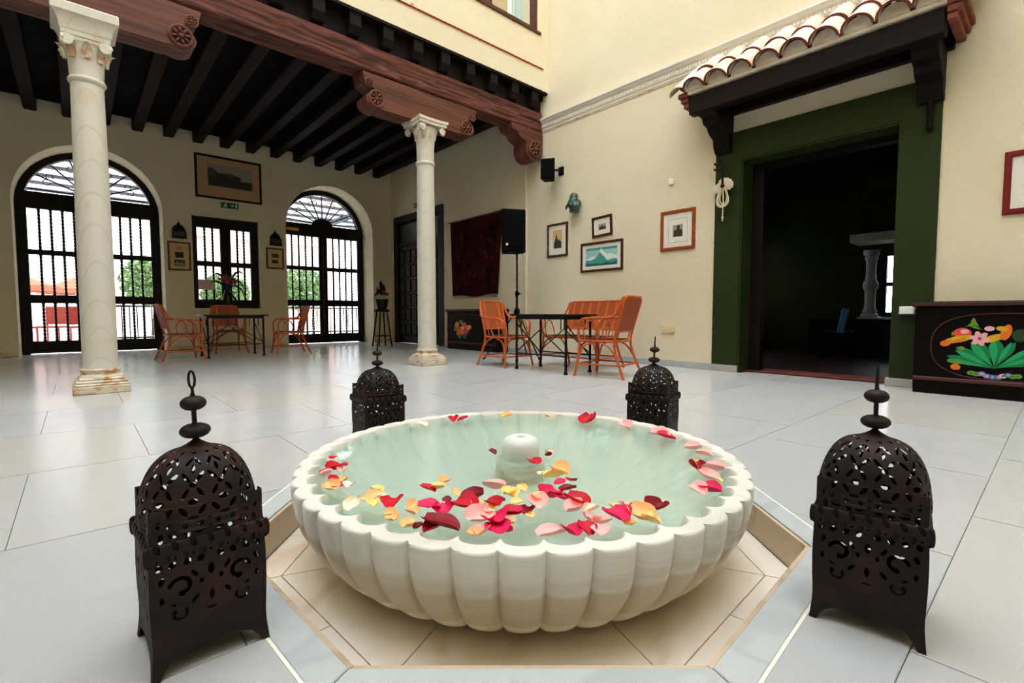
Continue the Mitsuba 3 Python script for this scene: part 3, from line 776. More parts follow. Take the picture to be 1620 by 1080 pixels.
# ------------------------------------------------------------------ rose petals on the water
PETALS = [(0.693,1.869,0.028,'r'),(0.68,1.741,0.051,'r'),(0.629,1.724,0.038,'r'),(0.717,1.746,0.021,'m'),(0.623,1.691,0.034,'p'),(0.69,1.7,0.032,'p'),(0.632,1.612,0.041,'r'),(0.616,1.556,0.035,'m'),(0.647,1.577,0.025,'o'),(0.58,1.548,0.047,'o'),(0.641,1.514,0.037,'c'),(0.61,1.406,0.035,'o'),(0.69,1.427,0.036,'y'),(0.664,1.391,0.04,'o'),(0.677,1.365,0.028,'c'),(0.63,1.37,0.032,'o'),(0.629,1.321,0.036,'y'),(0.574,1.369,0.041,'c'),(0.674,1.293,0.056,'r'),(0.639,1.241,0.028,'o'),(0.715,1.245,0.031,'o'),(0.684,1.194,0.032,'o'),(0.621,1.188,0.033,'o'),(0.634,1.132,0.037,'o'),(0.655,1.113,0.022,'d'),(0.672,1.052,0.076,'d'),(0.662,1.068,0.038,'r'),(0.811,1.321,0.041,'r'),(0.843,1.308,0.034,'y'),(0.894,1.349,0.035,'o'),(0.877,1.263,0.023,'o'),(0.863,1.215,0.023,'y'),(0.736,1.191,0.049,'m'),(0.755,1.147,0.049,'m'),(0.817,1.131,0.066,'r'),(0.885,1.178,0.055,'d'),(0.803,1.171,0.026,'d'),(0.815,1.216,0.017,'d'),(0.86,1.177,0.035,'r'),(0.985,1.201,0.056,'p'),(0.998,1.147,0.034,'y'),(0.982,1.11,0.043,'y'),(0.891,1.09,0.041,'r'),(0.924,1.098,0.024,'d'),(0.897,1.014,0.044,'m'),(0.801,1.044,0.063,'p'),(0.856,1.121,0.031,'o'),(0.849,1.046,0.03,'c'),(0.876,1.075,0.024,'y'),(0.819,0.989,0.061,'m'),(0.796,0.954,0.057,'m'),(0.759,0.969,0.04,'p'),(0.856,0.97,0.022,'o'),(0.709,0.955,0.03,'o'),(1.485,2.188,0.044,'r'),(1.538,2.17,0.045,'m'),(1.282,2.201,0.051,'c'),(1.793,2.076,0.046,'o'),(1.25,1.483,0.028,'d'),(1.955,1.881,0.038,'o'),(2.094,1.672,0.08,'r'),(2.108,1.433,0.06,'p'),(2.026,1.203,0.068,'p'),(2.067,1.151,0.062,'m'),(1.939,0.958,0.051,'p'),(1.855,0.882,0.048,'p'),(1.666,0.867,0.049,'d'),(1.695,0.867,0.042,'o'),(1.682,0.811,0.064,'p'),(1.602,0.792,0.054,'p'),(1.596,0.725,0.021,'y'),(1.442,0.746,0.049,'p'),(1.478,0.721,0.052,'m'),(1.287,1.37,0.046,'r'),(1.343,1.395,0.03,'p'),(1.355,1.37,0.02,'d'),(1.258,1.164,0.055,'o'),(1.219,1.151,0.054,'y'),(1.21,1.182,0.034,'y'),(1.2,1.201,0.02,'c'),(1.176,1.088,0.03,'m'),(1.228,1.085,0.034,'r'),(1.083,1.044,0.066,'m'),(1.084,0.989,0.047,'m'),(1.147,1.026,0.042,'d'),(1.088,0.942,0.061,'r'),(1.052,0.909,0.052,'p'),(1.072,0.871,0.035,'c'),(1.035,0.841,0.045,'p'),(1.033,0.8,0.04,'p'),(1.102,0.803,0.068,'m'),(1.152,0.857,0.026,'y'),(1.185,0.832,0.034,'p'),(1.226,0.76,0.057,'d'),(1.15,0.761,0.061,'o'),(1.143,0.725,0.04,'y'),(1.092,0.753,0.026,'o'),(0.933,0.822,0.049,'m'),(0.975,0.808,0.043,'r'),(0.887,0.851,0.057,'p'),(0.989,0.771,0.042,'p'),(1.013,1.034,0.047,'y'),(0.986,1.003,0.053,'p'),(1.047,1.133,0.029,'y'),(0.987,1.124,0.031,'y'),(0.953,1.052,0.029,'y'),(0.897,1.011,0.048,'r'),(0.942,0.995,0.037,'d'),(0.924,0.965,0.018,'y'),(0.852,0.974,0.02,'o'),(0.813,0.938,0.026,'m'),]
def petal_mesh(seed):
    r = np.random.default_rng(seed); n = 9
    V = []
    curl, fold = r.uniform(0.35, 0.95), r.uniform(-0.5, 0.7)
    for i in range(n):
        u = i / (n - 1)
        w = 0.5 * (0.28 + 0.72 * math.sin(PI * (0.12 + 0.8 * u) ** 1.15)) * (1.0 if u < 0.97 else 0.93)
        for j in range(n):
            v = 2 * j / (n - 1) - 1
            x, y = v * w, u - 0.5 + 0.06 * (1 - v * v) * (u > 0.8)
            z = curl * (v * v * w * 0.9) + fold * max(0, u - 0.55) ** 2 * 1.6 + 0.10 * max(0, 0.3 - u)
            z += 0.04 * math.sin(6 * v + seed) * u + 0.22 * max(0, 0.45 - u) ** 1.2
            V.append((x, y, z))
    V = np.array(V); V[:, 2] -= V[:, 2].min(); F = []
    for i in range(n - 1):
        for j in range(n - 1):
            a = i * n + j
            F += [(a, a + 1, a + n + 1), (a, a + n + 1, a + n)]
    N = len(V); B = V.copy(); B[:, 2] -= 0.02
    edge = [j for j in range(n)] + [i * n + n - 1 for i in range(1, n)] + [(n - 1) * n + j for j in range(n - 2, -1, -1)] + [i * n for i in range(n - 2, 0, -1)]
    F2 = [(a + N, c + N, b + N) for a, b, c in F]
    for a, b in zip(edge, edge[1:] + edge[:1]):
        F2 += [(a, a + N, b + N), (a, b + N, b)]
    return trimesh.Trimesh(np.vstack([V, B]), F + F2, process=False)
PM = {}
rp = random.Random(11)
NAMES = {'r': 'crimson', 'm': 'magenta red', 'd': 'dark red', 'p': 'pale pink', 'o': 'peach', 'y': 'yellow peach', 'c': 'cream'}
def side(x, y): return 0.749 * (x - BC[0]) - 0.663 * (y - BC[1])
def where(x, y):
    a, b = side(x, y), 0.663 * (x - BC[0]) + 0.747 * (y - BC[1])
    if math.hypot(x - BC[0], y - BC[1]) < 0.13: return 'beside the spout'
    if b > 0.35: return 'along the far rim'
    if a > 0.5: return 'by the right rim'
    if a < -0.55: return 'by the left rim'
    if a < -0.25: return 'in the left drift'
    if a < 0.12: return 'in the central cluster'
    return 'in the right trail'
ORD = 'first second third fourth fifth sixth seventh eighth ninth tenth eleventh twelfth thirteenth fourteenth'.split()
kin = {}
for (x, y, w, c) in PETALS: kin.setdefault((c, where(x, y)), []).append(side(x, y))
def petal_label(x, y, c):
    k = sorted(kin[(c, where(x, y))])
    if len(k) == 1: return f'{NAMES[c]} rose petal {where(x, y)}, the only one there'
    i = k.index(side(x, y))
    return f'{ORD[i]} from the left of the {NAMES[c]} rose petals {where(x, y)}'
for (x, y, w, c) in PETALS:
    wh, lab = where(x, y), petal_label(x, y, c)
    dx, dy = x - BC[0], y - BC[1]; d = math.hypot(dx, dy)
    lim = 0.735 - 0.3 * w
    if d > lim: x, y = BC[0] + dx * lim / d, BC[1] + dy * lim / d
    if 0.04 < d < 0.105 + w * 0.4:
        k_ = (0.105 + w * 0.4) / d; x, y = BC[0] + dx * k_, BC[1] + dy * k_
    s = rp.randrange(6)
    if (s, c) not in PM: PM[(s, c)] = P(petal_mesh(s), 'petal_' + c, True)
    w = max(w, 0.022) * 1.25
    z = WZ + 0.0015 + rp.uniform(0, 0.010)
    solo('rose_petal', lab, 'petal', PM[(s, c)],
         mat4(x, y, z, rp.uniform(0, 2 * PI), w, rp.uniform(-0.22, 0.22), rp.uniform(-0.22, 0.22)), group=f'{NAMES[c]} petals {wh}')

# ------------------------------------------------------------------ pierced metal lanterns
def holes_panel(kind):
    """Cut-outs in the (x, z) plane of one lantern side, half width 0.1, from z 0.04 to 0.35."""
    H = []
    def ell(x, z, a, b, t=0):
        H.append(affinity.translate(affinity.rotate(affinity.scale(Point(0, 0).buffer(1, 4), a, b), t), x, z))
    def scroll(x, z, r, w, flip=1, t0=0.0):
        arc = [(x + flip * r * math.cos(u + t0) * (1 - 0.05 * u), z + r * math.sin(u + t0) * (1 - 0.05 * u)) for u in np.linspace(0, 4.2, 14)]
        g = LineString(arc).buffer(w, 3)
        H.append(g); H.append(Point(arc[-1]).buffer(w * 1.6, 4))
    for s in (-1, 1):
        if kind == 0:                                  # lower panel
            scroll(s * 0.055, 0.185, 0.019, 0.0042, s, 0.3)
            scroll(s * 0.058, 0.128, 0.013, 0.0030, s, 2.6)
            for x in (0.018, 0.042, 0.068, 0.092): ell(s * x, 0.234, 0.0065, 0.0075, s * 30)
            for (x, z, a, b, t) in ((0.087, 0.205, .005, .009, 20), (0.030, 0.205, .004, .010, -30), (0.087, 0.165, .004, .008, 0), (0.030, 0.15, .0045, .010, 35), (0.068, 0.150, .0055, .003, 30), (0.018, 0.185, .004, .006, 0)):
                ell(s * x, z, a, b, s * t)
        if kind == 1:                                  # upper band under the dome
            for (x, z, a, b, t) in ((0.018, 0.297, .009, .011, 30), (0.042, 0.295, .006, .012, -20), (0.066, 0.297, .010, .009, 0), (0.088, 0.293, .005, .011, 0), (0.030, 0.314, .009, .005, 15), (0.072, 0.316, .005, .007, 30), (0.092, 0.322, .004, .009, 0)):
                ell(s * x, z, a, b, s * t)
    if kind == 0:
        ell(0, 0.205, 0.006, 0.012); ell(0, 0.148, 0.005, 0.012); ell(0, 0.12, 0.010, 0.0035)
    else:
        ell(0, 0.315, 0.007, 0.005)
    return unary_union(H)
TH = 0.0016
def sheet(poly, size):
    m = trimesh.creation.extrude_polygon(poly, TH, engine='earcut')
    v, f = trimesh.remesh.subdivide_to_size(m.vertices, m.faces, size, max_iter=12)
    return trimesh.Trimesh(v, f)
def belly(z):                                          # sides swell a little above the middle, splay at the feet
    return 0.104 + 0.004 * np.sin(np.clip((z - 0.05) / 0.25, 0, 1) * PI) + 0.006 * np.clip((0.08 - z) / 0.08, 0, 1) ** 1.5
def side_mesh(kind):
    if kind == 0:
        o = Polygon([(-0.108, 0.0), (-0.094, 0.0), (-0.086, 0.018)] + [(0.082 * math.cos(t), 0.022 + 0.024 * math.sin(t)) for t in np.linspace(PI, 0, 12)] + [(0.086, 0.018), (0.094, 0.0), (0.108, 0.0), (0.106, 0.245), (-0.106, 0.245)])
    else:
        o = Polygon([(-0.106, 0.245), (0.106, 0.245), (0.106, 0.352), (0.078, 0.350)] + [(0.076 * math.cos(t), 0.330 - 0.006 * math.sin(t)) for t in np.linspace(0, PI, 10)] + [(-0.078, 0.350), (-0.106, 0.352)])
    m = sheet(o.difference(holes_panel(kind)), 0.02)
    v = m.vertices.copy()
    x, z, d = v[:, 0], v[:, 1], v[:, 2]
    bl = belly(z)
    m.vertices = np.stack([x * bl / 0.106, -(bl + d), z], 1)
    m.invert()
    return m
def band_mesh():                                       # swollen pierced band round the belly
    H = []
    for k in range(-6, 7):
        x = k * 0.0155
        H.append(affinity.translate(affinity.rotate(affinity.scale(Point(0, 0).buffer(1, 4),   .0056, .0105), 25 * (-1) ** k), x, 0.012 * (-1) ** k + 0.024))
        if k % 2 == 0: H.append(affinity.translate(affinity.scale(Point(0, 0).buffer(1, 3), .0025, .0025), x, 0.012 * (-1) ** k + 0.003))
    o = sbox(-0.114, 0.0, 0.114, 0.048).difference(unary_union(H))
    m = sheet(o, 0.010); v = m.vertices.copy()
    x, t, d = v[:, 0], v[:, 1] / 0.048 * PI, v[:, 2]
    r = 0.0065 + d
    m.vertices = np.stack([x * (1 + 0.03 * np.sin(t)), -(0.107 + r * np.sin(t)), 0.262 - 0.021 * np.cos(t)], 1)
    m.invert()
    return m
def dome_mesh():
    r_ = np.random.default_rng(5); H = []
    for g in range(12):                                # twelve gores, mirrored cut-outs in each
        c = (g + 0.5) / 12
        for (u, v, a, b, t) in ((.0, .86, .010, .012, 0), (.016, .70, .006, .024, 24), (.0, .60, .0055, .020, 0), (.022, .50, .006, .022, -28), (.0, .42, .008, .010, 0), (.020, .34, .005, .018, 20), (.0, .26, .010, .010, 0), (.024, .18, .006, .016, -25), (.0, .12, .011, .006, 0), (.019, .06, .0055, .009, 0)):
            for s in ((-1, 1) if u else (1,)):
                H.append(affinity.translate(affinity.rotate(affinity.scale(Point(0, 0).buffer(1, 4), a * 1.3, b * 1.3), s * t), c + s * u, v * 0.45))
    o = sbox(0, 0, 1, 0.43).difference(unary_union(H))
    m = sheet(o, 0.012); v = m.vertices.copy()
    th, s, d = v[:, 0] * 2 * PI, np.clip(v[:, 1] / 0.45, 0, 1), v[:, 2]
    ph = s * PI / 2
    rad = 0.110 * np.cos(ph) ** 0.62 * (1 + 0.022 * np.abs(np.sin(6 * th)) * np.clip(1.3 - s, 0, 1))
    sq = 1 / (np.abs(np.cos(th)) ** 3.2 + np.abs(np.sin(th)) ** 3.2) ** (1 / 3.2)
    rad = rad * (1 + (sq - 1) * np.clip(1 - s * 1.1, 0, 1)) + d
    z = 0.296 + 0.152 * np.sin(ph) ** 1.0
    m.vertices = np.stack([rad * np.cos(th), rad * np.sin(th), z], 1)
    return m
def dish(z, r): return [(max(r * math.cos(a) ** 0.85, 0.005), z + 0.0165 * math.sin(a)) for a in np.linspace(-PI / 2 + 0.02, PI / 2 - 0.02, 13)]
LAN = dict(lower=P(side_mesh(0), 'lantern_metal', 35), upper=P(side_mesh(1), 'lantern_metal', 35), band=P(band_mesh(), 'lantern_metal', 45), dome=P(dome_mesh(), 'lantern_metal', 45),
           cap=P(lathe([(0, 0.440), (0.040, 0.436), (0.038, 0.446), (0.022, 0.454), (0.010, 0.462), (0.005, 0.468), (0, 0.468)], 24), 'lantern_metal', 40),
           d1=P(lathe([(0, 0.466)] + dish(0.485, 0.031) + [(0, 0.506)], 28), 'lantern_metal', 50), d2=P(lathe([(0, 0.53)] + dish(0.548, 0.026) + [(0, 0.566)], 28), 'lantern_metal', 50),
           stem=P(tube([(0, 0, 0.45), (0, 0, 0.57)], 0.005, 8), 'lantern_metal'),
           ring=P(cat([tube([(0.006 * math.cos(t), 0, 0.602 + 0.019 * math.sin(t)) for t in np.linspace(0, 2 * PI, 18, endpoint=False)], 0.0028, 6, True), tube([(0, 0, 0.56), (0, 0, 0.585)], 0.0035, 6)]), 'lantern_metal'),
           spike=P(tube([(0, 0, 0.56), (0.001, 0, 0.60), (0.003, 0, 0.628)], [0.0045, 0.0036, 0.0028], 7), 'lantern_metal'),
           post=P(bx(-0.004, 0.004, -0.004, 0.004, 0.0, 0.35), 'lantern_metal'),
           floorp=P(bx(-0.098, 0.098, -0.098, 0.098, 0.052, 0.0535), 'lantern_metal'))
def lantern(x, y, rz, label, top, s=(1, 1, 1), lean=(0, 0)):
    t = thing('pierced_lantern', label, 'lantern', 'pierced lanterns around the fountain')
    B = mat4(x, y, 0, rz, s)
    for k in range(4):
        R = B @ mat4(0, 0, 0, k * PI / 2)
        put('side_panel', LAN['lower'], t, R); put('upper_panel', LAN['upper'], t, R); put('belly_band', LAN['band'], t, R)
        put('corner_post', LAN['post'], t, R @ mat4(0.101, -0.101))
    put('tray', LAN['floorp'], t, B)
    put('dome', LAN['dome'], t, B)
    Q = B @ mat4(0, 0, 0.45) @ mat4(rx=lean[0], ry=lean[1]) @ mat4(0, 0, -0.45)
    put('dome_cap', LAN['cap'], t, B)
    put('finial_stem', LAN['stem'], t, Q); put('finial_disc', LAN['d1'], t, Q); put('finial_disc', LAN['d2'], t, Q)
    put('hanging_ring' if top == 'ring' else 'finial_spike', LAN[top], t, Q)
lantern(0.192, 1.305, 0.03, 'large dark pierced metal lantern with a ring on top, left of the fountain bowl', 'ring', lean=(0.0, -0.03))
lantern(1.462, 0.300, 0.16, 'large brown pierced metal lantern on the floor in front of the green doorway', 'spike', lean=(0.0, 0.02))
lantern(1.335, 2.725, -0.10, 'pierced lantern behind the fountain, near the foot of the slender column', 'spike', (1.1, 1.1, 0.94))
lantern(2.575, 1.625, 0.27, 'pierced lantern behind the fountain, in front of the orange wicker armchair', 'spike', (1.1, 1.1, 0.98), lean=(0.04, -0.04))
# ------------------------------------------------------------------ wicker chairs, settee, tables
def cane_seat(w, d, seat_h=0.42, back_h=0.95, arms=True):
    """Parts of a cane armchair facing -y, origin on the floor under the seat's middle."""
    R = {}
    hw, hd = w / 2, d / 2
    def leg(s, f):
        if f: return tube(spline([(s * (hw + 0.045), -hd - 0.04, 0.0), (s * (hw + 0.015), -hd - 0.005, 0.22), (s * hw, -hd, seat_h), (s * (hw + 0.02), -hd + 0.0, 0.60), (s * (hw + 0.035), -hd + 0.05, 0.665), (s * (hw + 0.045), -hd + 0.15, 0.685), (s * (hw + 0.04), hd - 0.02, 0.70), (s * (hw + 0.015), hd + 0.05, 0.79), (s * (hw - 0.015), hd + 0.10, back_h - 0.03)], 6), 0.0155, 8)
        return tube(spline([(s * (hw + 0.02), hd + 0.13, 0.0), (s * (hw - 0.005), hd + 0.03, 0.24), (s * (hw - 0.02), hd - 0.005, seat_h), (s * (hw - 0.02), hd + 0.045, 0.66), (s * (hw - 0.02), hd + 0.115, back_h - 0.02)], 6), 0.0155, 8)
    R['front_leg'] = [leg(s, True) for s in (-1, 1)]
    R['rear_leg'] = [leg(s, False) for s in (-1, 1)]
    lo = [tube([(s * (hw + 0.02), -hd - 0.015, 0.15), (s * (hw + 0.005), hd + 0.07, 0.15)], 0.011, 6) for s in (-1, 1)]
    lo += [tube([(-hw - 0.02, y, 0.15), (hw + 0.02, y, 0.15)], 0.011, 6) for y in (-hd - 0.015, hd + 0.065)]
    R['stretcher'] = lo
    br = []
    for s in (-1, 1):
        br.append(tube(spline([(s * (hw + 0.015), -hd - 0.01, 0.20), (s * (hw - 0.05), -hd, 0.35), (s * (hw - 0.17), -hd, seat_h - 0.02)], 6), 0.010, 6))
        br.append(tube(spline([(s * (hw + 0.02), -hd, 0.20), (s * hw, -hd + 0.06, 0.35), (s * hw, -hd + 0.17, seat_h - 0.02)], 6), 0.010, 6))
        br.append(tube(spline([(s * hw, hd + 0.05, 0.20), (s * hw, hd - 0.06, 0.35), (s * hw, hd - 0.17, seat_h - 0.02)], 6), 0.010, 6))
        br.append(tube(spline([(s * (hw + 0.03), -hd + 0.10, seat_h), (s * (hw + 0.05), -hd + 0.09, 0.56), (s * (hw + 0.045), -hd + 0.17, 0.66), (s * (hw + 0.04), -hd + 0.25, 0.56), (s * hw, -hd + 0.24, seat_h)], 6), 0.0095, 6))
    R['brace'] = br
    ringp = [(-hw, -hd, seat_h), (hw, -hd, seat_h), (hw - 0.02, hd, seat_h), (-hw + 0.02, hd, seat_h)]
    R['seat_rail'] = [tube([a, b], 0.016, 8) for a, b in zip(ringp, ringp[1:] + ringp[:1])]
    g = Polygon([(-hw, -hd), (hw, -hd), (hw - 0.02, hd), (-hw + 0.02, hd)])
    R['seat'] = [cat([ext(g, 0.018, seat_h - 0.004), ext(g.buffer(-0.03), 0.012, seat_h + 0.012)])]
    bp = [(-hw + 0.02, 0), (hw - 0.02, 0), (hw - 0.01, back_h - seat_h - 0.16), (hw - 0.06, back_h - seat_h - 0.115), (-hw + 0.06, back_h - seat_h - 0.115), (-hw + 0.01, back_h - seat_h - 0.16)]
    lean = math.atan(0.085 / 0.30)
    def tilt(m): return axes(m, (1, 0, 0), (0, math.sin(lean), math.cos(lean)), (0, -math.cos(lean), math.sin(lean)), (0, hd + 0.02, seat_h + 0.11))
    R['back_panel'] = [tilt(ext(Polygon(bp), 0.012))]
    R['back_rail'] = [tilt(tube(np.array([(x, y, 0.006) for x, y in bp]), 0.015, 7, True))]
    R['back_slat'] = [tilt(bx(x - 0.02, x + 0.02, 0.0, back_h - seat_h - 0.12, 0.010, 0.017, 0.003)) for x in (np.linspace(-hw + 0.10, hw - 0.10, max(2, int(w / 0.16))))]
    R['back_slat'] += [tilt(tube([(x, -0.11, 0.004), (x, 0.01, 0.004)], 0.008, 6)) for x in (-hw + 0.09, hw - 0.09)]
    return R
MAT_OF = {'seat': 'seat_dark', 'back_panel': 'cane_weave', 'back_slat': 'rattan'}
def seat_shapes(*a, **k):
    return {n: [P(m, MAT_OF.get(n, 'rattan'), 50) for m in ms] for n, ms in cane_seat(*a, **k).items()}
ARM, SET = seat_shapes(0.47, 0.45), seat_shapes(0.98, 0.47, back_h=0.95)
def place_seat(shapes, kind, label, cat_, x, y, rz, group=None, s=1.0):
    t = thing(kind, label, cat_, group)
    for n, ms in shapes.items():
        for m in ms: put(n, m, t, mat4(x, y, 0, rz, s))
    return t
place_seat(ARM, 'wicker_armchair', 'orange wicker armchair beside the loudspeaker stand, at the far end of the table', 'chair', 4.64, 5.36, 0.05)
place_seat(ARM, 'wicker_armchair', 'orange wicker armchair showing its dark cane back, at the near end of the table', 'chair', 4.80, 3.70, PI + 0.18, s=1.02)
place_seat(SET, 'wicker_settee', 'orange wicker two-seat settee along the cream wall behind the black table', 'settee', 5.36, 4.60, -PI / 2)
place_seat(ARM, 'wicker_armchair', 'orange wicker armchair in profile beside the nearer arched door', 'chair', 1.28, 9.62, PI / 2 + 0.1, s=0.96)
place_seat(ARM, 'wicker_armchair', 'dim wicker armchair under the barred window, behind its table', 'chair', 2.18, 10.75, 0.0, s=0.98)
place_seat(ARM, 'wicker_armchair', 'dim wicker armchair in front of the arched door beside the plant stand', 'chair', 2.98, 9.75, -PI / 2 - 0.1, s=0.96)

def iron_table(label, x, y, rz, L, W, H):
    t = thing('iron_table', label, 'table')
    B = mat4(x, y, 0, rz)
    put('tabletop', P(bx(-L / 2, L / 2, -W / 2, W / 2, H - 0.022, H, 0.004), 'black_paint'), t, B)
    fx, fy = L / 2 - 0.07, W / 2 - 0.07
    for a, b, c, d in ((-fx, fx, -fy, -fy), (-fx, fx, fy, fy), (-fx, -fx, -fy, fy), (fx, fx, -fy, fy)):
        put('apron', P(bx(min(a, b) - 0.01, max(a, b) + 0.01, min(c, d) - 0.01, max(c, d) + 0.01, H - 0.065, H - 0.022), 'black_iron'), t, B)
    for sx in (-1, 1):
        for sy in (-1, 1):
            l = put('leg', P(cat([tube([(sx * fx, sy * fy, 0.02), (sx * fx, sy * fy, H - 0.03)], 0.016, 10), tube([(sx * fx, sy * fy, 0.10), (sx * fx, sy * fy, 0.13)], 0.021, 10)]), 'black_iron', 40), t, B)
            put('foot', P(lathe([(0, 0), (0.024, 0), (0.026, 0.015), (0.018, 0.035), (0, 0.035)], 14), 'black_iron', 40), l, B @ mat4(sx * fx, sy * fy))
    for s in (-1, 1):
        put('stretcher', P(tube([(-fx, s * fy, 0.22), (fx, s * fy, 0.22)], 0.009, 6), 'black_iron'), t, B)
        for u in (-0.35, 0.0, 0.35):
            put('bar', P(tube([(u * L, s * fy, H - 0.05), (u * L, s * fy, H - 0.20)], 0.007, 6), 'black_iron'), t, B)
        put('brace', P(tube([(-fx, s * fy, 0.24), (0, s * fy, H - 0.2), (fx, s * fy, 0.24)], 0.008, 6), 'black_iron'), t, B)
        put('brace', P(tube([(s * fx, -fy, 0.2), (s * fx, fy, H - 0.12)], 0.008, 6), 'black_iron'), t, B)
    return t
iron_table('black metal table among the wicker seats by the cream wall', 4.70, 4.50, PI / 2, 1.04, 0.60, 0.745)
iron_table('black metal table between the wicker chairs under the barred window', 2.06, 9.85, 0.0, 1.0, 0.75, 0.735)

# ------------------------------------------------------------------ painted chests
def painted_chest(name_label, x0, x1, y0, y1, H, motif, seed):
    t = thing('painted_chest', name_label, 'chest')
    put('body', P(bx(x0, x1, y0, y1, 0.03, H - 0.05, 0.006), 'chest_lacquer'), t)
    lid = put('lid', P(bx(x0 - 0.03, x1, y0 - 0.03, y1 + 0.03, H - 0.05, H, 0.012), 'chest_lacquer'), t)
    put('lid_edge', P(bx(x0 - 0.036, x0 - 0.028, y0 - 0.03, y1 + 0.03, H - 0.042, H - 0.008, 0.003), 'chest_rim'), lid)
    put('lower_rail', P(bx(x0 - 0.014, x0 + 0.01, y0, y1, 0.125, 0.16, 0.006), 'chest_rim'), t)
    put('plinth', P(bx(x0 + 0.004, x1, y0 + 0.004, y1 - 0.004, 0.0, 0.05), 'chest_lacquer'), t)
    cy, cz = motif
    # low relief moulding in a flattened arch round the painting
    w, h = (y1 - y0) * 0.40, H * 0.34
    arcp = [(x0 - 0.004, (y0 + y1) / 2 + w * math.copysign(abs(math.cos(u)) ** 0.7, math.cos(u)), H * 0.53 + h * math.copysign(abs(math.sin(u)) ** 0.8, math.sin(u))) for u in np.linspace(0, 2 * PI, 64, endpoint=False)]
    put('arched_moulding', P(tube(arcp, 0.0065, 6, True), 'chest_rim'), t)
    return t
def flat(poly, x, z=0.0):        # a painted patch on a face x = const, its thickness that of paint
    return on_x(poly, x - z, 0.0012)
def blob(cy, cz, a, b, t=0, n=14): return affinity.translate(affinity.rotate(affinity.scale(Point(0, 0).buffer(1, n // 4 + 1), a, b), t), cy, cz)
def drop(cy, cz, L, w, t):       # a leaf or pad with its tip at (cy, cz), pointing along angle t
    pts = [(L * u, w * math.sin(PI * u ** 1.7) * s) for s in (1, -1) for u in (np.linspace(0, 1, 12) if s == 1 else np.linspace(1, 0, 12))]
    return affinity.translate(affinity.rotate(Polygon(pts).buffer(0), math.degrees(t), origin=(0, 0)), cy, cz)
X1 = 6.0
c1 = painted_chest('black lacquered chest painted with fruit over green leaf pads, beside the green doorway', X1, XR - 0.002, -0.30, 0.955, 0.865, (0.3, 0.45), 1)
X1 -= 0.001
def paint(poly, m, layer, part):
    poly = affinity.translate(poly, 0, 0.045)
    put(part, P(flat(poly, X1, layer * 0.0012), 'print_' + m), c1)
cy, cz = 0.400, 0.225                                   # foot of the pads
for k, (t, L, w) in enumerate(((161, .33, .034), (144, .30, .036), (118, .27, .030), (92, .265, .050), (60, .285, .052), (35, .31, .040), (17, .33, .034))):
    p_ = drop(cy, cz, L, w, math.radians(t))
    paint(p_, 'leaf', 0 + 0.02 * k, 'painted_pad')
    paint(affinity.scale(drop(cy, cz, L * 0.97, w * 0.55, math.radians(t - 5)), 1, 1), 'leaf2', 0.5 + 0.02 * k, 'painted_pad_highlight')
for (y, z, a, b, t, m, l) in ((.615, .530, .062, .048, 0, 'red', 1.2), (.64, .475, .105, .030, -16, 'yellow', 1.4), (.728, .435, .040, .028, -20, 'orange', 1.6), (.335, .545, .034, .07, 14, 'orange', 1.2), (.36, .575, .04, .022, 10, 'yellow', 1.5),
                              (.415, .49, .075, .03, -24, 'yellow', 1.0), (.44, .575, .034, .022, 0, 'pink', 1.2), (.17, .50, .06, .04, 10, 'yellow', 1.1), (.08, .53, .055, .06, 0, 'red', 1.2), (.25, .52, .05, .055, 0, 'dark', 0.9), (.0, .46, .07, .04, 15, 'orange', 1.1), (.63, .465, .05, .012, -16, 'orange', 1.8), (.60, .545, .03, .02, 0, 'pink', 1.6)):
    paint(blob(y, z, a, b, t), m, l, 'painted_fruit')
for k in range(6):
    a = k * PI / 3 + 0.2
    paint(blob(.50 + .034 * math.cos(a), .485 + .034 * math.sin(a), .034, .021, math.degrees(a)), 'pink', 2.0 + 0.05 * k, 'painted_petal')
paint(blob(.50, .485, .014, .014), 'rose', 2.5, 'painted_flower_eye')
for (y, z, L, w, t) in ((.56, .575, .09, .014, 100), (.53, .575, .10, .012, 80), (.50, .575, .09, .012, 55), (.60, .585, .08, .012, 150), (.48, .56, .09, .010, 25), (.16, .57, .11, .016, 140), (.15, .57, .12, .016, 110), (.13, .57, .11, .016, 70), (.16, .55, .12, .012, 175), (.10, .56, .10, .014, 40), (.66, .40, .07, .02, 190), (.69, .50, .05, .016, 120)):
    paint(drop(y, z, L, w, math.radians(t)), 'sprig', 0.7, 'painted_sprig')
for (y, z, t) in ((.65, .235, 95), (.655, .235, 70), (.64, .235, 120)):
    paint(drop(y, z + 0.03, .075, .022, math.radians(t + 180)), 'orange', 1.3, 'painted_bellflower')
paint(blob(.655, .268, .06, .018, 8), 'sprig', 1.7, 'painted_sprig')
for i, (y, z, m) in enumerate(((.545, .175, 'sprig'), (.51, .168, 'sprig'), (.475, .172, 'violet'), (.44, .155, 'violet'), (.405, .15, 'blue'), (.37, .15, 'blue'), (.34, .165, 'pink'), (.31, .175, 'blue'), (.28, .165, 'sprig'), (.25, .17, 'sprig'))):
    paint(blob(y, z, .027, .021), m, 1.0 + 0.03 * i, 'painted_blossom')
    paint(blob(y, z, .010, .008), 'pink' if m in ('violet', 'blue') else 'leaf', 1.8, 'painted_blossom_eye')
c2 = painted_chest('black lacquered chest painted with a bunch of flowers, under the red wall hanging', 6.02, XR - 0.002, 7.25, 8.93, 0.845, (8.3, 0.45), 2)
rq = random.Random(4)
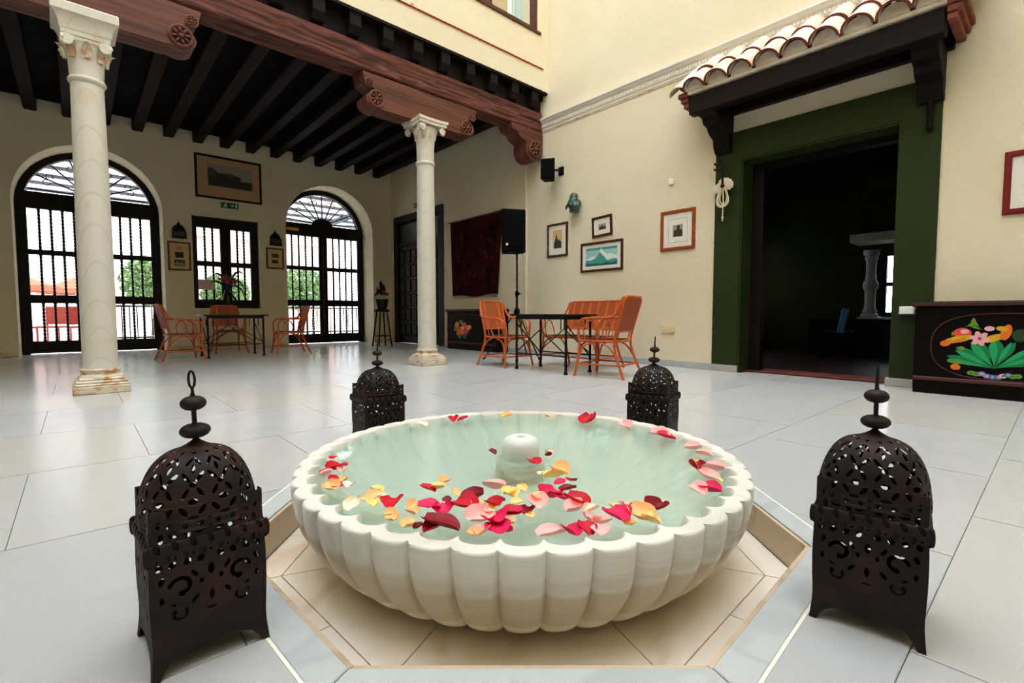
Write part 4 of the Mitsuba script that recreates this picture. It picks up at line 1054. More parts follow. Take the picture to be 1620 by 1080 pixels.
for i, (y, z, a, b, m) in enumerate([(8.47, .42, .10, .07, 'red'), (8.30, .50, .09, .07, 'red'), (8.38, .36, .09, .06, 'orange'), (8.56, .52, .08, .06, 'yellow'), (8.22, .40, .09, .07, 'rose'), (8.14, .47, .09, .05, 'yellow'), (8.40, .57, .07, .05, 'sprig'), (8.62, .43, .06, .05, 'sprig'), (8.46, .27, .06, .04, 'leaf'), (8.28, .28, .06, .045, 'leaf'), (8.35, .45, .05, .04, 'pink'), (8.52, .34, .05, .04, 'orange')]):
    put('painted_flower', P(flat(blob(y, z, a, b, rq.uniform(-30, 30)), 6.019, 0.00005 * i + 0.0003), 'print_' + m), c2)

# ------------------------------------------------------------------ pictures on the walls
def picture(label, face, a0, a1, z0, z1, fw, frame, mount, art, tilt=0.0, depth=0.03):
    """face 'x': on the right wall, a = y; face 'y': on the far wall, a = x. art: list of (polygon in 0..1 frame, ink)."""
    t = thing('framed_picture', label, 'picture')
    W_, H_ = a1 - a0, z1 - z0
    def place(poly, off, h):
        m = ext(poly, h, off)
        m.apply_translation((-W_ / 2, -H_ / 2, 0))
        m.apply_transform(trimesh.transformations.rotation_matrix(tilt, (0, 0, 1)))
        if face == 'x': return axes(m, (0, -1, 0), (0, 0, 1), (-1, 0, 0), (XR, (a0 + a1) / 2, (z0 + z1) / 2))
        return axes(m, (1, 0, 0), (0, 0, 1), (0, -1, 0), ((a0 + a1) / 2, YF, (z0 + z1) / 2))
    o, i = sbox(0, 0, W_, H_), sbox(fw, fw, W_ - fw, H_ - fw)
    ch = cat([place(o.difference(i), 0.0, depth * 0.75), place(o.buffer(-fw * 0.22, join_style=2).difference(i.buffer(fw * 0.22, join_style=2)), depth * 0.7, depth * 0.3)])
    put('frame', P(ch, frame), t)
    put('mount', P(place(i, 0.0, 0.010), mount or 'mat_board'), t)
    for n, (g, ink) in enumerate(art):
        g = affinity.translate(affinity.scale(g, W_ - 2 * fw, H_ - 2 * fw, origin=(0, 0)), fw, fw)
        put('print', P(place(g, 0.0102 + 0.0004 * n, 0.0004), 'ink_' + ink), t)
    return t
def ridge(x0, x1, y0, heights):
    n = len(heights); return Polygon([(x0, y0)] + [(x0 + (x1 - x0) * i / (n - 1), h) for i, h in enumerate(heights)] + [(x1, y0)])
def town(x0, x1, y0, y1, seed, n=14):
    r = random.Random(seed); gs = []
    for k in range(n):
        a = r.uniform(x0, x1 - 0.06); h = y0 + (y1 - y0) * (1 - abs((a - x0) / (x1 - x0) - 0.4)) * r.uniform(0.5, 1)
        gs.append(sbox(a, y0, min(a + r.uniform(0.04, 0.14), x1), h))
    return unary_union(gs)
tower = unary_union([Polygon([(.30, .22), (.30, .42), (.36, .46), (.40, .62), (.44, .74), (.47, .62), (.52, .50), (.58, .48), (.62, .55), (.66, .46), (.72, .44), (.72, .22)])])
picture('small upright picture of a dark tower in a brown frame, left of the green vase', 'x', 5.70, 6.18, 1.745, 2.322, 0.035, 'frame_brown', 0, [(sbox(.25, .22, .76, .84), 'sky'), (sbox(.25, .45, .76, .84), 'sepia'), (tower, 'ink')])
picture('smallest picture in a brown frame, tilted, above the green landscape', 'x', 4.77, 5.165, 1.985, 2.306, 0.035, 'frame_brown', 0, [(sbox(.28, .28, .74, .66), 'grey'), (town(.3, .72, .3, .6, 2), 'ink')], tilt=0.05)
picture('wide landscape print in sea green with a snowy peak, in a brown frame', 'x', 4.56, 5.40, 1.435, 1.907, 0.035, 'frame_brown', 0,
        [(sbox(.09, .14, .91, .86), 'teal2'), (sbox(.09, .76, .91, .86), 'teal'), (ridge(.09, .91, .3, [.42, .46, .52, .5, .62, .82, .66, .56, .60, .52, .48]), 'snow'), (ridge(.30, .62, .34, [.40, .46, .56, .70, .58, .50, .42]), 'teal'), (ridge(.09, .91, .14, [.40, .36, .42, .34, .40, .32, .38, .36]), 'teal'), (ridge(.09, .91, .14, [.26, .22, .24, .20, .26, .22, .28]), 'deep')])
picture('engraving with wide mount in an orange wood frame beside the green doorway', 'x', 3.385, 3.91, 1.64, 2.197, 0.045, 'frame_orange', 0, [(sbox(.18, .14, .84, .84).difference(sbox(.19, .15, .83, .83)), 'grey'), (sbox(.33, .30, .68, .66), 'grey'), (town(.34, .67, .31, .66, 9, 16), 'ink')])
picture('picture in a dark red frame above the chest painted with fruit', 'x', -0.28, 0.425, 1.64, 2.20, 0.05, 'frame_red', 0, [(sbox(.16, .14, .84, .84), 'snow'), (town(.25, .75, .25, .7, 4), 'green')])
picture('large dim engraving of a townscape above the barred window', 'y', 1.91, 3.17, 3.17, 4.06, 0.04, 'dark_wood', 'ink_tan', [(sbox(.16, .2, .88, .84), 'grey'), (ridge(.16, .88, .28, [.72, .74, .66, .60, .64, .66, .62, .50, .46, .44, .52]), 'green'), (town(.18, .86, .3, .7, 5, 22), 'ink'), (sbox(.2, .2, .86, .26), 'tan')])
picture('narrow picture of three small views beside the nearer arched door', 'y', 1.40, 1.79, 1.63, 2.21, 0.03, 'frame_brown', 'ink_sepia', [(sbox(.36, .74, .66, .88), 'tan'), (sbox(.28, .44, .72, .66), 'ink'), (sbox(.22, .12, .78, .36), 'green'), (ridge(.24, .76, .16, [.2, .3, .22, .28, .18]), 'grey')])
picture('narrow picture of two small views between the window and the arched door by the corner', 'y', 3.23, 3.60, 1.77, 2.24, 0.03, 'frame_brown', 'ink_sepia', [(sbox(.26, .54, .74, .76), 'green'), (sbox(.28, .24, .72, .42), 'ink')])

# emergency signs
def exit_sign(label, face, c, z, w, h):
    t = thing('exit_sign', label, 'sign')
    def place(g, off, d):
        m = ext(g, d, off)
        if face == 'y': return axes(m, (1, 0, 0), (0, 0, 1), (0, -1, 0), (c, YF, z))
        return axes(m, (0, -1, 0), (0, 0, 1), (-1, 0, 0), (XR, c, z))
    put('board', P(place(sbox(-w / 2, -h / 2, w / 2, h / 2), 0, 0.03), 'sign_green'), t)
    s = h
    man = unary_union([Point(-.05 * s, .28 * s).buffer(.09 * s), LineString([(-.05 * s, .16 * s), (-.12 * s, -.1 * s)]).buffer(.07 * s), LineString([(-.12 * s, -.1 * s), (.06 * s, -.18 * s), (.04 * s, -.36 * s)]).buffer(.05 * s), LineString([(-.12 * s, -.1 * s), (-.2 * s, -.28 * s), (-.36 * s, -.3 * s)]).buffer(.05 * s), LineString([(-.28 * s, .02 * s), (-.2 * s, .12 * s), (.0, .12 * s), (.12 * s, .0)]).buffer(.04 * s)])
    put('running_man', P(place(affinity.translate(man, -w * 0.22, 0), 0.03, 0.002), 'sign_white'), t)
    put('arrow', P(place(affinity.translate(unary_union([sbox(-.3 * s, -.06 * s, .1 * s, .06 * s), Polygon([(.05 * s, .24 * s), (.34 * s, 0), (.05 * s, -.24 * s)])]), w * 0.12, 0), 0.03, 0.002), 'sign_white'), t)
    put('doorway', P(place(affinity.translate(sbox(-.12 * s, -.32 * s, .12 * s, .34 * s), w * 0.37, 0), 0.03, 0.002), 'sign_white'), t)
exit_sign('small green emergency exit sign between the large engraving and the barred window', 'y', 2.53, 3.06, 0.33, 0.115)
exit_sign('small green emergency exit sign above the carved dark door', 'x', 10.62, 3.40, 0.26, 0.10)

# half lanterns fixed to the far wall
def wall_lantern(label, x, z):
    t = thing('wall_lantern', label, 'lamp')
    B = mat4(x, YF, z)
    put('body', P(cat([bx(-0.115, 0.115, -0.115, 0.0, 0.0, 0.13, 0.008), bx(-0.125, 0.125, -0.125, 0.0, -0.015, 0.005, 0.004)]), 'lantern_metal'), t, B)
    d = lathe([(0.0, 0.13), (0.118, 0.13), (0.112, 0.17), (0.09, 0.22), (0.05, 0.26), (0.02, 0.275), (0.03, 0.29), (0.02, 0.305), (0.006, 0.315), (0.004, 0.36), (0, 0.36)], 24)
    put('dome', P(d.slice_plane((0, 0, 0), (0, -1, 0), cap=True), 'lantern_metal', 40), t, B)
    for k in range(4):
        put('slot', P(bx(-0.085 + 0.045 * k, -0.055 + 0.045 * k, -0.12, -0.114, 0.03, 0.11, 0.004), 'print_dark'), t, B)
wall_lantern('dark metal wall lantern above the picture of three views', 1.60, 2.29)
wall_lantern('dark metal wall lantern above the picture of two views', 3.43, 2.31)

# ------------------------------------------------------------------ red hanging, loudspeakers, stand
def hanging():
    V, n, m = [], 20, 24
    for i in range(m + 1):
        u = i / m
        for j in range(n + 1):
            v = j / n
            y = 9.19 - v * (1.80 - 0.25 * u)
            z = 2.755 - 1.62 * u + 0.02 * math.sin(v * 9) * u
            x = XR - 0.03 - 0.012 * math.sin(v * 14 + 1.5 * u) * (0.3 + u)
            V.append((x, y - 0.10 * u, z))
    F = []
    for i in range(m):
        for j in range(n):
            a = i * (n + 1) + j; F += [(a, a + 1, a + n + 2), (a, a + n + 2, a + n + 1)]
    N = len(V); V = np.array(V); B = V + [0.008, 0, 0]
    return trimesh.Trimesh(np.vstack([V, B]), F + [(c + N, b + N, a + N) for a, b, c in F], process=False)
t = thing('wall_hanging', 'dark red woven wall hanging above the chest of painted flowers', 'wall hanging')
put('cloth', P(hanging(), 'rug_wool', True), t)
put('rod', P(tube([(XR - 0.025, 9.28, 2.765), (XR - 0.025, 7.33, 2.775)], 0.014, 8), 'frame_brown'), t)
fr_ = cat([tube([(XR - 0.032, 9.05 - 1.5 * k / 44, 1.14), (XR - 0.032 - 0.004 * (k % 3), 9.05 - 1.5 * k / 44 + 0.004 * (k % 2), 1.08)], 0.004, 4) for k in range(45)])
put('fringe', P(fr_, 'rug_wool'), t); labels[t + '__fringe'] = {'label': 'short dark fringe', 'kind': 'stuff'}

t = thing('speaker_stand', 'black tripod loudspeaker stand beside the red wall hanging', 'stand')
SX, SY = 5.44, 6.02
put('pole', P(tube([(SX, SY, 0.30), (SX, SY, 1.10)], 0.020, 10), 'black_iron', 40), t)
put('upper_pole', P(tube([(SX, SY, 1.05), (SX, SY, 1.738)], 0.0155, 10), 'black_iron', 40), t)
put('collar', P(lathe([(0, 1.04), (0.03, 1.04), (0.032, 1.12), (0.0, 1.12)], 14), 'black_plastic'), t, mat4(SX, SY))
put('hub', P(lathe([(0, 0.74), (0.045, 0.74), (0.05, 0.80), (0.03, 0.84), (0, 0.84)], 14), 'black_plastic'), t, mat4(SX, SY))
put('knob', P(tube([(0, 0, 0), (0.05, -0.03, 0)], 0.014, 8), 'black_plastic'), t, mat4(SX, SY, 1.08))
for k in range(3):
    a = k * 2 * PI / 3 + 2.6
    l = put('leg', P(tube([(SX + 0.04 * math.cos(a), SY + 0.04 * math.sin(a), 0.76), (SX + 0.55 * math.cos(a), SY + 0.55 * math.sin(a), 0.015)], 0.012, 8), 'black_iron'), t)
    put('brace', P(tube([(SX, SY, 0.33), (SX + 0.30 * math.cos(a), SY + 0.30 * math.sin(a), 0.385)], 0.008, 6), 'black_iron'), l)
    put('rubber_foot', P(tube([(SX + 0.545 * math.cos(a), SY + 0.545 * math.sin(a), 0.024), (SX + 0.57 * math.cos(a), SY + 0.57 * math.sin(a), 0.016)], 0.016, 8), 'black_plastic'), l)
t = thing('loudspeaker', 'black loudspeaker cabinet on the tripod stand', 'loudspeaker')
a0 = -0.5
LS = mat4(5.375, 6.075, 1.745, a0)
cab = cat([trimesh.convex.convex_hull(np.array([(x, y, z) for z in (0.0, 0.68) for (x, y) in ((-0.185, -0.16), (0.185, -0.16), (0.2, -0.13), (0.13, 0.17), (-0.13, 0.17), (-0.2, -0.13))] + [(x, -0.165, z) for x in (-0.17, 0.17) for z in (0.02, 0.66)]))])
put('cabinet', P(cab, 'black_plastic'), t, LS)
put('grille', P(bx(-0.165, 0.165, -0.176, -0.16, 0.08, 0.64, 0.01), 'black_plastic'), t, LS)
put('top_handle', P(bx(-0.07, 0.07, -0.03, 0.03, 0.68, 0.70, 0.008), 'black_plastic'), t, LS)
put('badge', P(bx(-0.135, -0.10, -0.181, -0.175, 0.10, 0.135, 0.003), 'white_plastic'), t, LS); note(t + '__badge', 'small white badge')
for s in (-1, 1): put('corner_foot', P(bx(s * 0.14 - 0.025, s * 0.14 + 0.025, -0.12, -0.06, -0.018, 0.002, 0.005), 'black_plastic'), t, LS)
t = thing('loudspeaker', 'small black loudspeaker bracketed high on the cream wall above the pictures', 'loudspeaker')
LS = mat4(6.08, 5.93, 3.02, -0.95)
put('cabinet', P(trimesh.convex.convex_hull(np.array([(x, y, z) for z in (0.0, 0.33) for (x, y) in ((-0.12, -0.10), (0.12, -0.10), (0.085, 0.12), (-0.085, 0.12))])), 'black_plastic'), t, LS)
put('grille', P(bx(-0.11, 0.11, -0.112, -0.098, 0.012, 0.318, 0.006), 'black_plastic'), t, LS)
put('bracket', P(cat([tube([(6.14, 5.92, 3.2), (6.25, 5.86, 3.2), (XR, 5.86, 3.2)], 0.018, 8), bx(XR - 0.02, XR, 5.80, 5.92, 3.13, 3.27, 0.004)]), 'black_iron'), t)

# wall fittings
t = solo('wall_sensor', 'small white box high on the cream wall above the orange framed engraving', 'sensor', P(bx(XR - 0.03, XR, 3.715, 3.80, 2.56, 2.645, 0.008), 'white_plastic'))
t = thing('socket_plate', 'cream double socket plate low on the cream wall right of the wicker seats', 'socket')
put('plate', P(bx(XR - 0.012, XR, 3.66, 3.88, 0.49, 0.60, 0.004), 'cream_plastic'), t)
for y in (3.72, 3.82): put('socket', P(bx(XR - 0.017, XR - 0.011, y - 0.035, y + 0.035, 0.51, 0.58, 0.004), 'cream_plastic'), t)
put('shelf_lip', P(bx(XR - 0.02, XR, 3.67, 3.87, 0.475, 0.488, 0.003), 'marble_stained'), t)
t = thing('wall_box', 'small white box on the green door surround beside the painted fruit chest', 'box')
put('case', P(bx(XR - 0.10, XR - 0.022, 1.0, 1.125, 0.745, 0.825, 0.006), 'white_plastic'), t)
put('cover', P(bx(XR - 0.106, XR - 0.099, 1.006, 1.119, 0.751, 0.819, 0.003), 'white_plastic'), t)
solo('wall_sensor', 'tiny pale sensor on the shaded wall above the plant stand', 'sensor', P(bx(XR - 0.04, XR, 11.6, 11.66, 3.40, 3.46, 0.01), 'cream_plastic'))

# green ceramic wall vase with leafy relief
t = thing('wall_vase', 'green glazed ceramic vase of leaves fixed to the cream wall above the small frames', 'vase')
VX, VY, VZ = XR - 0.10, 5.48, 2.43
put('pot', P(lathe([(0, 0.0), (0.075, 0.0), (0.085, 0.02), (0.08, 0.05), (0.098, 0.10), (0.108, 0.13), (0.0, 0.13)], 24), 'green_ceramic', 40), t, mat4(VX, VY, VZ))
rv = random.Random(3)
lfm = trimesh.creation.icosphere(2, 1.0); lfm.apply_scale((0.030, 0.012, 0.062))
lfm.vertices[:, 1] += 5.0 * lfm.vertices[:, 2] ** 2
lf_ = P(lfm, 'green_ceramic', 60)
for k in range(40):
    a = rv.uniform(0, 2 * PI); u = rv.random(); r_ = 0.118 * (1 - 0.55 * u)
    if math.cos(a) > 0.5: a += PI
    put('leaf', lf_, t, mat4(VX + min(r_ * math.cos(a), 0.06), VY + r_ * math.sin(a) * 1.05, VZ + 0.10 + 0.17 * u, a + PI / 2) @ mat4(rx=-0.15 - 0.75 * (1 - u), ry=rv.uniform(-0.4, 0.4)))

# rope, hook and tassel at the door jamb
t = thing('coiled_rope', 'coil of white rope with pale tassel hanging from the iron hook on the green doorway', 'rope')
HX, HY = XR - 0.12, 2.99
for k, (dx, w, h) in enumerate(((0.0, 0.085, 0.19), (0.012, 0.06, 0.17), (-0.012, 0.105, 0.205))):
    lp = [(HX + dx, HY - 0.03 + w * math.sin(u) * (0.35 + 0.65 * (1 - math.cos(u)) / 2), 2.36 - h * (1 - math.cos(u)) * 0.62) for u in np.linspace(0, 2 * PI, 26, endpoint=False)]
    put('loop', P(tube(lp, 0.0085, 6, True), 'rope_white', 50), t)
put('loose_end', P(tube(spline([(HX, HY - 0.03, 2.33), (HX, HY - 0.035, 2.15), (HX, HY - 0.03, 2.0), (HX, HY - 0.03, 1.93)], 5), 0.0085, 6), 'rope_white'), t)
put('knot', P(trimesh.creation.icosphere(2, 0.017), 'rope_white', True), t, mat4(HX, HY - 0.03, 1.975))
sh = trimesh.creation.icosphere(3, 1.0); v = sh.vertices
v *= (1 + 0.06 * np.sin(14 * np.arctan2(v[:, 2], v[:, 1])))[:, None]
sh.vertices = v * [0.025, 0.105, 0.075]
put('tassel', P(sh, 'rope_white', 60), t, mat4(HX + 0.03, HY - 0.05, 2.40, rx=0.5))
put('tassel', P(sh, 'rope_white', 60), t, mat4(HX + 0.04, HY + 0.07, 2.36, s=0.7, rx=-0.9))
t = thing('iron_hook', 'black iron hook bar hanging from the canopy bracket down to the rope coil', 'hook')
put('bar', P(tube(spline([(XR - 0.10, 3.05, 2.79), (XR - 0.11, 3.03, 2.70), (XR - 0.12, 2.98, 2.55), (XR - 0.13, 2.965, 2.38)], 6), 0.014, 8), 'black_iron', 50), t)
put('finial', P(trimesh.creation.icosphere(2, 0.026), 'black_iron', True), t, mat4(XR - 0.13, 2.965, 2.37))
for z in (2.65, 2.58): put('curl', P(tube(spline([(XR - 0.11, 3.02, z), (XR - 0.12, 3.07, z + 0.01), (XR - 0.12, 3.08, z + 0.03)], 5), 0.011, 6), 'black_iron'), t)

# ------------------------------------------------------------------ canopy of clay tiles over the doorway
t = thing('tiled_canopy', 'small roof of pale clay tiles on dark timber brackets over the green doorway', 'canopy')
CX0, Y0c, Y1c = 5.78, 0.80, 3.20
put('front_beam', P(bx(CX0 - 0.03, CX0 + 0.10, Y0c, Y1c, 3.20, 3.42, 0.012), 'canopy_wood'), t)
for i in range(4):
    x = CX0 + 0.10 + i * 0.115
    put('soffit_board', P(bx(x + 0.002, x + 0.112, Y0c, Y1c, 3.33 + 0.03 * i, 3.36 + 0.03 * i, 0.004), 'canopy_wood'), t)
put('wall_beam', P(bx(XR - 0.08, XR, Y0c, Y1c, 3.25, 3.46, 0.008), 'canopy_wood'), t)
br_ = Polygon([(XR, 2.80), (XR - 0.06, 2.80), (XR - 0.12, 2.86), (XR - 0.14, 2.97), (XR - 0.26, 3.02), (XR - 0.30, 3.08), (XR - 0.40, 3.10), (XR - 0.44, 3.17), (XR - 0.53, 3.20), (XR - 0.53, 3.30), (XR, 3.30)])
for y in (2.90, 0.86):
    k = put('bracket', P(on_y(br_, y + 0.20, 0.20), 'canopy_wood', 30), t)
    put('rosette', P(rosette(0.075, 0.02, 0.1), 'canopy_wood', 40), k, mat4(XR - 0.30, y + 0.10, 3.15, -PI / 2))
    if y > 2: continue
    put('pendant', P(tube([(XR - 0.05, y + 0.1, 2.82), (XR - 0.05, y + 0.1, 2.58)], [0.03, 0.02], 8), 'canopy_wood'), k)
    put('pendant_knob', P(trimesh.creation.icosphere(2, 0.032), 'canopy_wood', True), k, mat4(XR - 0.05, y + 0.1, 2.56))
for y0, y1 in ((Y0c - 0.125, Y0c - 0.005), (Y1c + 0.005, Y1c + 0.125)):
    for i in range(3):
        e_ = 0.018 * i
        put('brick_course', P(bx(CX0 - 0.02 - e_, XR - 0.002, y0 + (0.05 - e_ * 1.6 if y0 < 1 else 0), y1 - (0 if y0 < 1 else 0.05 - e_ * 1.6), 3.30 + 0.062 * i, 3.357 + 0.062 * i, 0.006), 'terracotta'), t)
put('mortar_bed', P(bx(CX0 - 0.05, XR, Y0c - 0.12, Y1c + 0.12, 3.44, 3.475), 'tile_top'), t)
def barrel(L, r0, r1, th, up):
    V, n = [], 12
    for k, (z, r) in enumerate(((0, r0), (L, r1))):
        for rr_ in (r, r - th):
            for j in range(n + 1):
                a = PI * j / n
                V.append((z, rr_ * math.cos(a), rr_ * math.sin(a) * 0.82 * up))
    V = np.array(V); m = n + 1; F = []
    for j in range(n):
        F += [(j, j + 1, 2 * m + j + 1), (j, 2 * m + j + 1, 2 * m + j)]                       # outer
        F += [(m + j, 3 * m + j + 1, m + j + 1), (m + j, 3 * m + j, 3 * m + j + 1)]
        F += [(j, m + j + 1, j + 1), (j, m + j, m + j + 1), (2 * m + j, 2 * m + j + 1, 3 * m + j + 1), (2 * m + j, 3 * m + j + 1, 3 * m + j)]
    for a, b, c, d in ((0, m, 3 * m, 2 * m), (n, m + n, 3 * m + n, 2 * m + n)):
        F += [(a, b, c), (a, c, d)]
    tm = trimesh.Trimesh(V, F, process=False); trimesh.repair.fix_normals(tm); return tm
cov, pan_ = P(barrel(0.46, 0.138, 0.112, 0.018, 1.15), 'tile_top', 40), P(barrel(0.44, 0.115, 0.125, 0.015, -1), 'terracotta', 40)
tip = P(barrel(0.012, 0.1385, 0.1385, 0.022, 1.15), 'terracotta', 40)
SL = math.atan2(0.50, 0.64)
plug = P(on_x(Polygon([(0.117 * math.cos(a), 0.125 * math.sin(a)) for a in np.linspace(0, PI, 14)]), 0.02, 0.02), 'tile_top')
rt = random.Random(8)
NT = 9; dy = (Y1c - Y0c + 0.10) / NT
for i in range(NT):
    y = Y0c - 0.05 + dy * (i + 0.5)
    for c in range(2):
        M_ = mat4(CX0 - 0.085 + 0.30 * c + rt.uniform(-.006, .006), y + rt.uniform(-.008, .008), 3.47 + 0.30 * c * math.tan(SL) + 0.012, 0, 1, 0, -SL)
        ck = put('cover_tile', cov, t, M_)
        put('tile_end', tip, ck, M_ @ mat4(-0.009))
    put('mortar_plug', plug, t, mat4(CX0 - 0.055, y, 3.478))
for i in range(NT + 1):
    y = Y0c - 0.05 + dy * i
    for c in range(2):
        put('pan_tile', pan_, t, mat4(CX0 + 0.02 + 0.30 * c, y, 3.60 + 0.30 * c * math.tan(SL), 0, 1, 0, -SL))
hip = P(barrel(0.80, 0.12, 0.12, 0.016, 1), 'tile_top', 40)
for y in (Y0c - 0.13, Y1c + 0.12):
    put('hip_tile', hip, t, mat4(CX0 - 0.07, y, 3.47, 0, 1, 0, -SL))

# ------------------------------------------------------------------ plant stand, window vase, notice
t = thing('plant_stand', 'tall dark wooden stool stand in the corner by the carved door', 'stand')
QX, QY = 5.30, 10.55
put('top', P(lathe([(0, 0.80), (0.17, 0.80), (0.18, 0.82), (0.17, 0.85), (0, 0.85)], 24), 'dark_wood', 40), t, mat4(QX, QY))
for k in range(4):
    a = PI / 4 + k * PI / 2
    put('leg', P(tube([(QX + 0.12 * math.cos(a), QY + 0.12 * math.sin(a), 0.80), (QX + 0.23 * math.cos(a), QY + 0.23 * math.sin(a), 0.0)], 0.017, 8), 'dark_wood'), t)
for k in range(4):
    a, b = PI / 4 + k * PI / 2, PI / 4 + (k + 1) * PI / 2
    put('rung', P(tube([(QX + 0.197 * math.cos(a), QY + 0.197 * math.sin(a), 0.24), (QX + 0.197 * math.cos(b), QY + 0.197 * math.sin(b), 0.24)], 0.011, 6), 'dark_wood'), t)
t = thing('potted_plant', 'dark pot with dim red flowers on the tall stool stand', 'plant')
put('pot', P(lathe([(0, 0.85), (0.10, 0.85), (0.14, 1.0), (0.15, 1.08), (0.13, 1.09), (0.0, 1.06)], 24), 'black_paint', 40), t, mat4(QX, QY))
rb = random.Random(6)
lp = trimesh.creation.icosphere(1, 1.0); lp.apply_scale((0.03, 0.008, 0.075)); lpm = P(lp, 'leaf_green', True); fpm = P(trimesh.creation.icosphere(2, 0.035), 'paint_red', True)
for k in range(30):
    a, u = rb.uniform(0, 2 * PI), rb.random()
    put('leaf', lpm, t, mat4(QX + 0.15 * u * math.cos(a), QY + 0.15 * u * math.sin(a), 1.15 + 0.30 * (1 - u) * rb.random() + 0.04, a, 1, 0.3 + u, 0))
for k in range(7):
    a = rb.uniform(0, 2 * PI)
    put('flower', fpm, t, mat4(QX + 0.09 * math.cos(a), QY + 0.09 * math.sin(a), 1.24 + 0.10 * rb.random()))
t = thing('flower_vase', 'dark vase with pink flowers and drooping leaves standing in the barred window', 'vase')
put('vase', P(lathe([(0, 0.875), (0.07, 0.875), (0.10, 0.95), (0.105, 1.05), (0.07, 1.18), (0.05, 1.24), (0.065, 1.27), (0.0, 1.26)], 24), 'black_paint', 40), t, mat4(2.44, YF + 0.02))
for k, (dx, dz) in enumerate(((-0.10, 0.25), (0.06, 0.24), (0.13, 0.21), (-0.02, 0.29), (0.0, 0.2))):
    s_ = put('stem', P(tube(spline([(2.44, YF + 0.02, 1.22), (2.44 + dx * 0.5, YF - 0.01, 1.22 + dz * 0.8), (2.44 + dx, YF - 0.03, 1.22 + dz)], 5), 0.005, 5), 'leaf_green'), t)
fp2 = trimesh.creation.icosphere(2, 1.0); fp2.apply_scale((0.05, 0.02, 0.026)); fp2 = P(fp2, 'flower_pink', True)
for k, (dx, dz) in enumerate(((-0.10, 0.25), (0.06, 0.24), (0.13, 0.21), (-0.02, 0.29), (0.0, 0.2))):
    for j in range(4):
        a = j * PI / 2 + k
        put('flower', fp2, t, mat4(2.44 + dx + 0.03 * math.cos(a), YF - 0.04, 1.24 + dz + 0.03 * math.sin(a), 0, 1, 0, a))
for k, pts in enumerate([[(2.44, 1.24), (2.58, 1.46), (2.70, 1.42), (2.76, 1.24)], [(2.44, 1.24), (2.54, 1.36), (2.70, 1.28), (2.80, 1.06)], [(2.44, 1.24), (2.35, 1.52), (2.24, 1.60), (2.16, 1.54)], [(2.44, 1.24), (2.56, 1.58), (2.66, 1.66), (2.74, 1.62)], [(2.44, 1.24), (2.30, 1.40), (2.20, 1.44), (2.12, 1.40)], [(2.44, 1.22), (2.50, 1.16), (2.60, 1.02), (2.62, 0.92)]]):
    sp_ = spline([(x, YF - 0.02 - 0.01 * k, z) for x, z in pts], 6)
    put('long_leaf', P(tube(sp_, np.concatenate([np.linspace(0.006, 0.022, len(sp_) // 2), np.linspace(0.022, 0.004, len(sp_) - len(sp_) // 2)]), 6), 'leaf_green'), t)
t = thing('paper_notice', 'pale pink paper notice taped inside the barred window', 'notice')
put('sheet', P(bx(1.93, 2.24, yw - 0.066, yw - 0.064, 1.27, 1.475), 'paper_pink'), t)
for k in range(4): put('text_line', P(bx(1.97, 2.20 - 0.03 * (k % 2), yw - 0.0672, yw - 0.066, 1.43 - 0.035 * k, 1.437 - 0.035 * k), 'ink_grey'), t)
t = solo('name_plate', 'small brass plate on the transom of the arched door beside the plant stand', 'plate', P(bx(3.86, 4.14, YF + 0.565, YF + 0.578, 2.78, 2.85, 0.003), 'print_yellow'))

# ------------------------------------------------------------------ inside the dark room
t = thing('inner_column', 'short turned pale column by the narrow window in the dark room', 'column')
put('shaft', P(lathe([(0, 0.70), (0.13, 0.70), (0.13, 0.74), (0.10, 0.76), (0.11, 0.80), (0.085, 0.84), (0.075, 1.0), (0.082, 1.16), (0.105, 1.20), (0.115, 1.25), (0.105, 1.30), (0.082, 1.33), (0.072, 1.5), (0.078, 1.68), (0.10, 1.72), (0.09, 1.75), (0.12, 1.80), (0.12, 1.86), (0, 1.86)], 28), 'column_blue_lit', 40), t, mat4(10.45, 2.30))
put('base', P(bx(10.30, 10.60, 2.15, 2.45, 0.66, 0.70, 0.006), 'column_blue_lit'), t, None)
solo('ledge', 'dark ledge that the pale column stands on in the dark room', 'ledge', P(bx(10.25, 10.74, 1.9, 3.2, 0.0, 0.66, 0.01), 'dark_wood'))
solo('wall_shelf', 'pale plaster ledge above the turned column in the dark room', 'shelf', P(bx(10.3, 10.9, 1.9, 2.6, 2.0, 2.15, 0.01), 'paint_white'))
t = thing('blue_chair', 'blue chair back catching the light in the dark room', 'chair')
for y in (-0.2, 0.2):
    for x in (-0.2, 0.2): put('leg', P(tube([(x, y, 0.0), (x, y, 0.45)], 0.02, 8), 'black_paint'), t, mat4(9.5, 2.53, 0, 0.2))
put('seat', P(bx(-0.22, 0.22, -0.22, 0.22, 0.44, 0.47, 0.01), 'black_paint'), t, mat4(9.5, 2.53, 0, 0.2))
put('back', P(bx(-0.02, 0.02, -0.05, 0.05, 0.0, 0.40, 0.01), 'seat_blue'), t, mat4(9.3, 2.43, 0.44, 0, 1, 0.18, 0.0))
put('back_post', P(tube([(9.3, 2.43, 0.0), (9.3, 2.43, 0.47)], 0.016, 8), 'black_paint'), t)

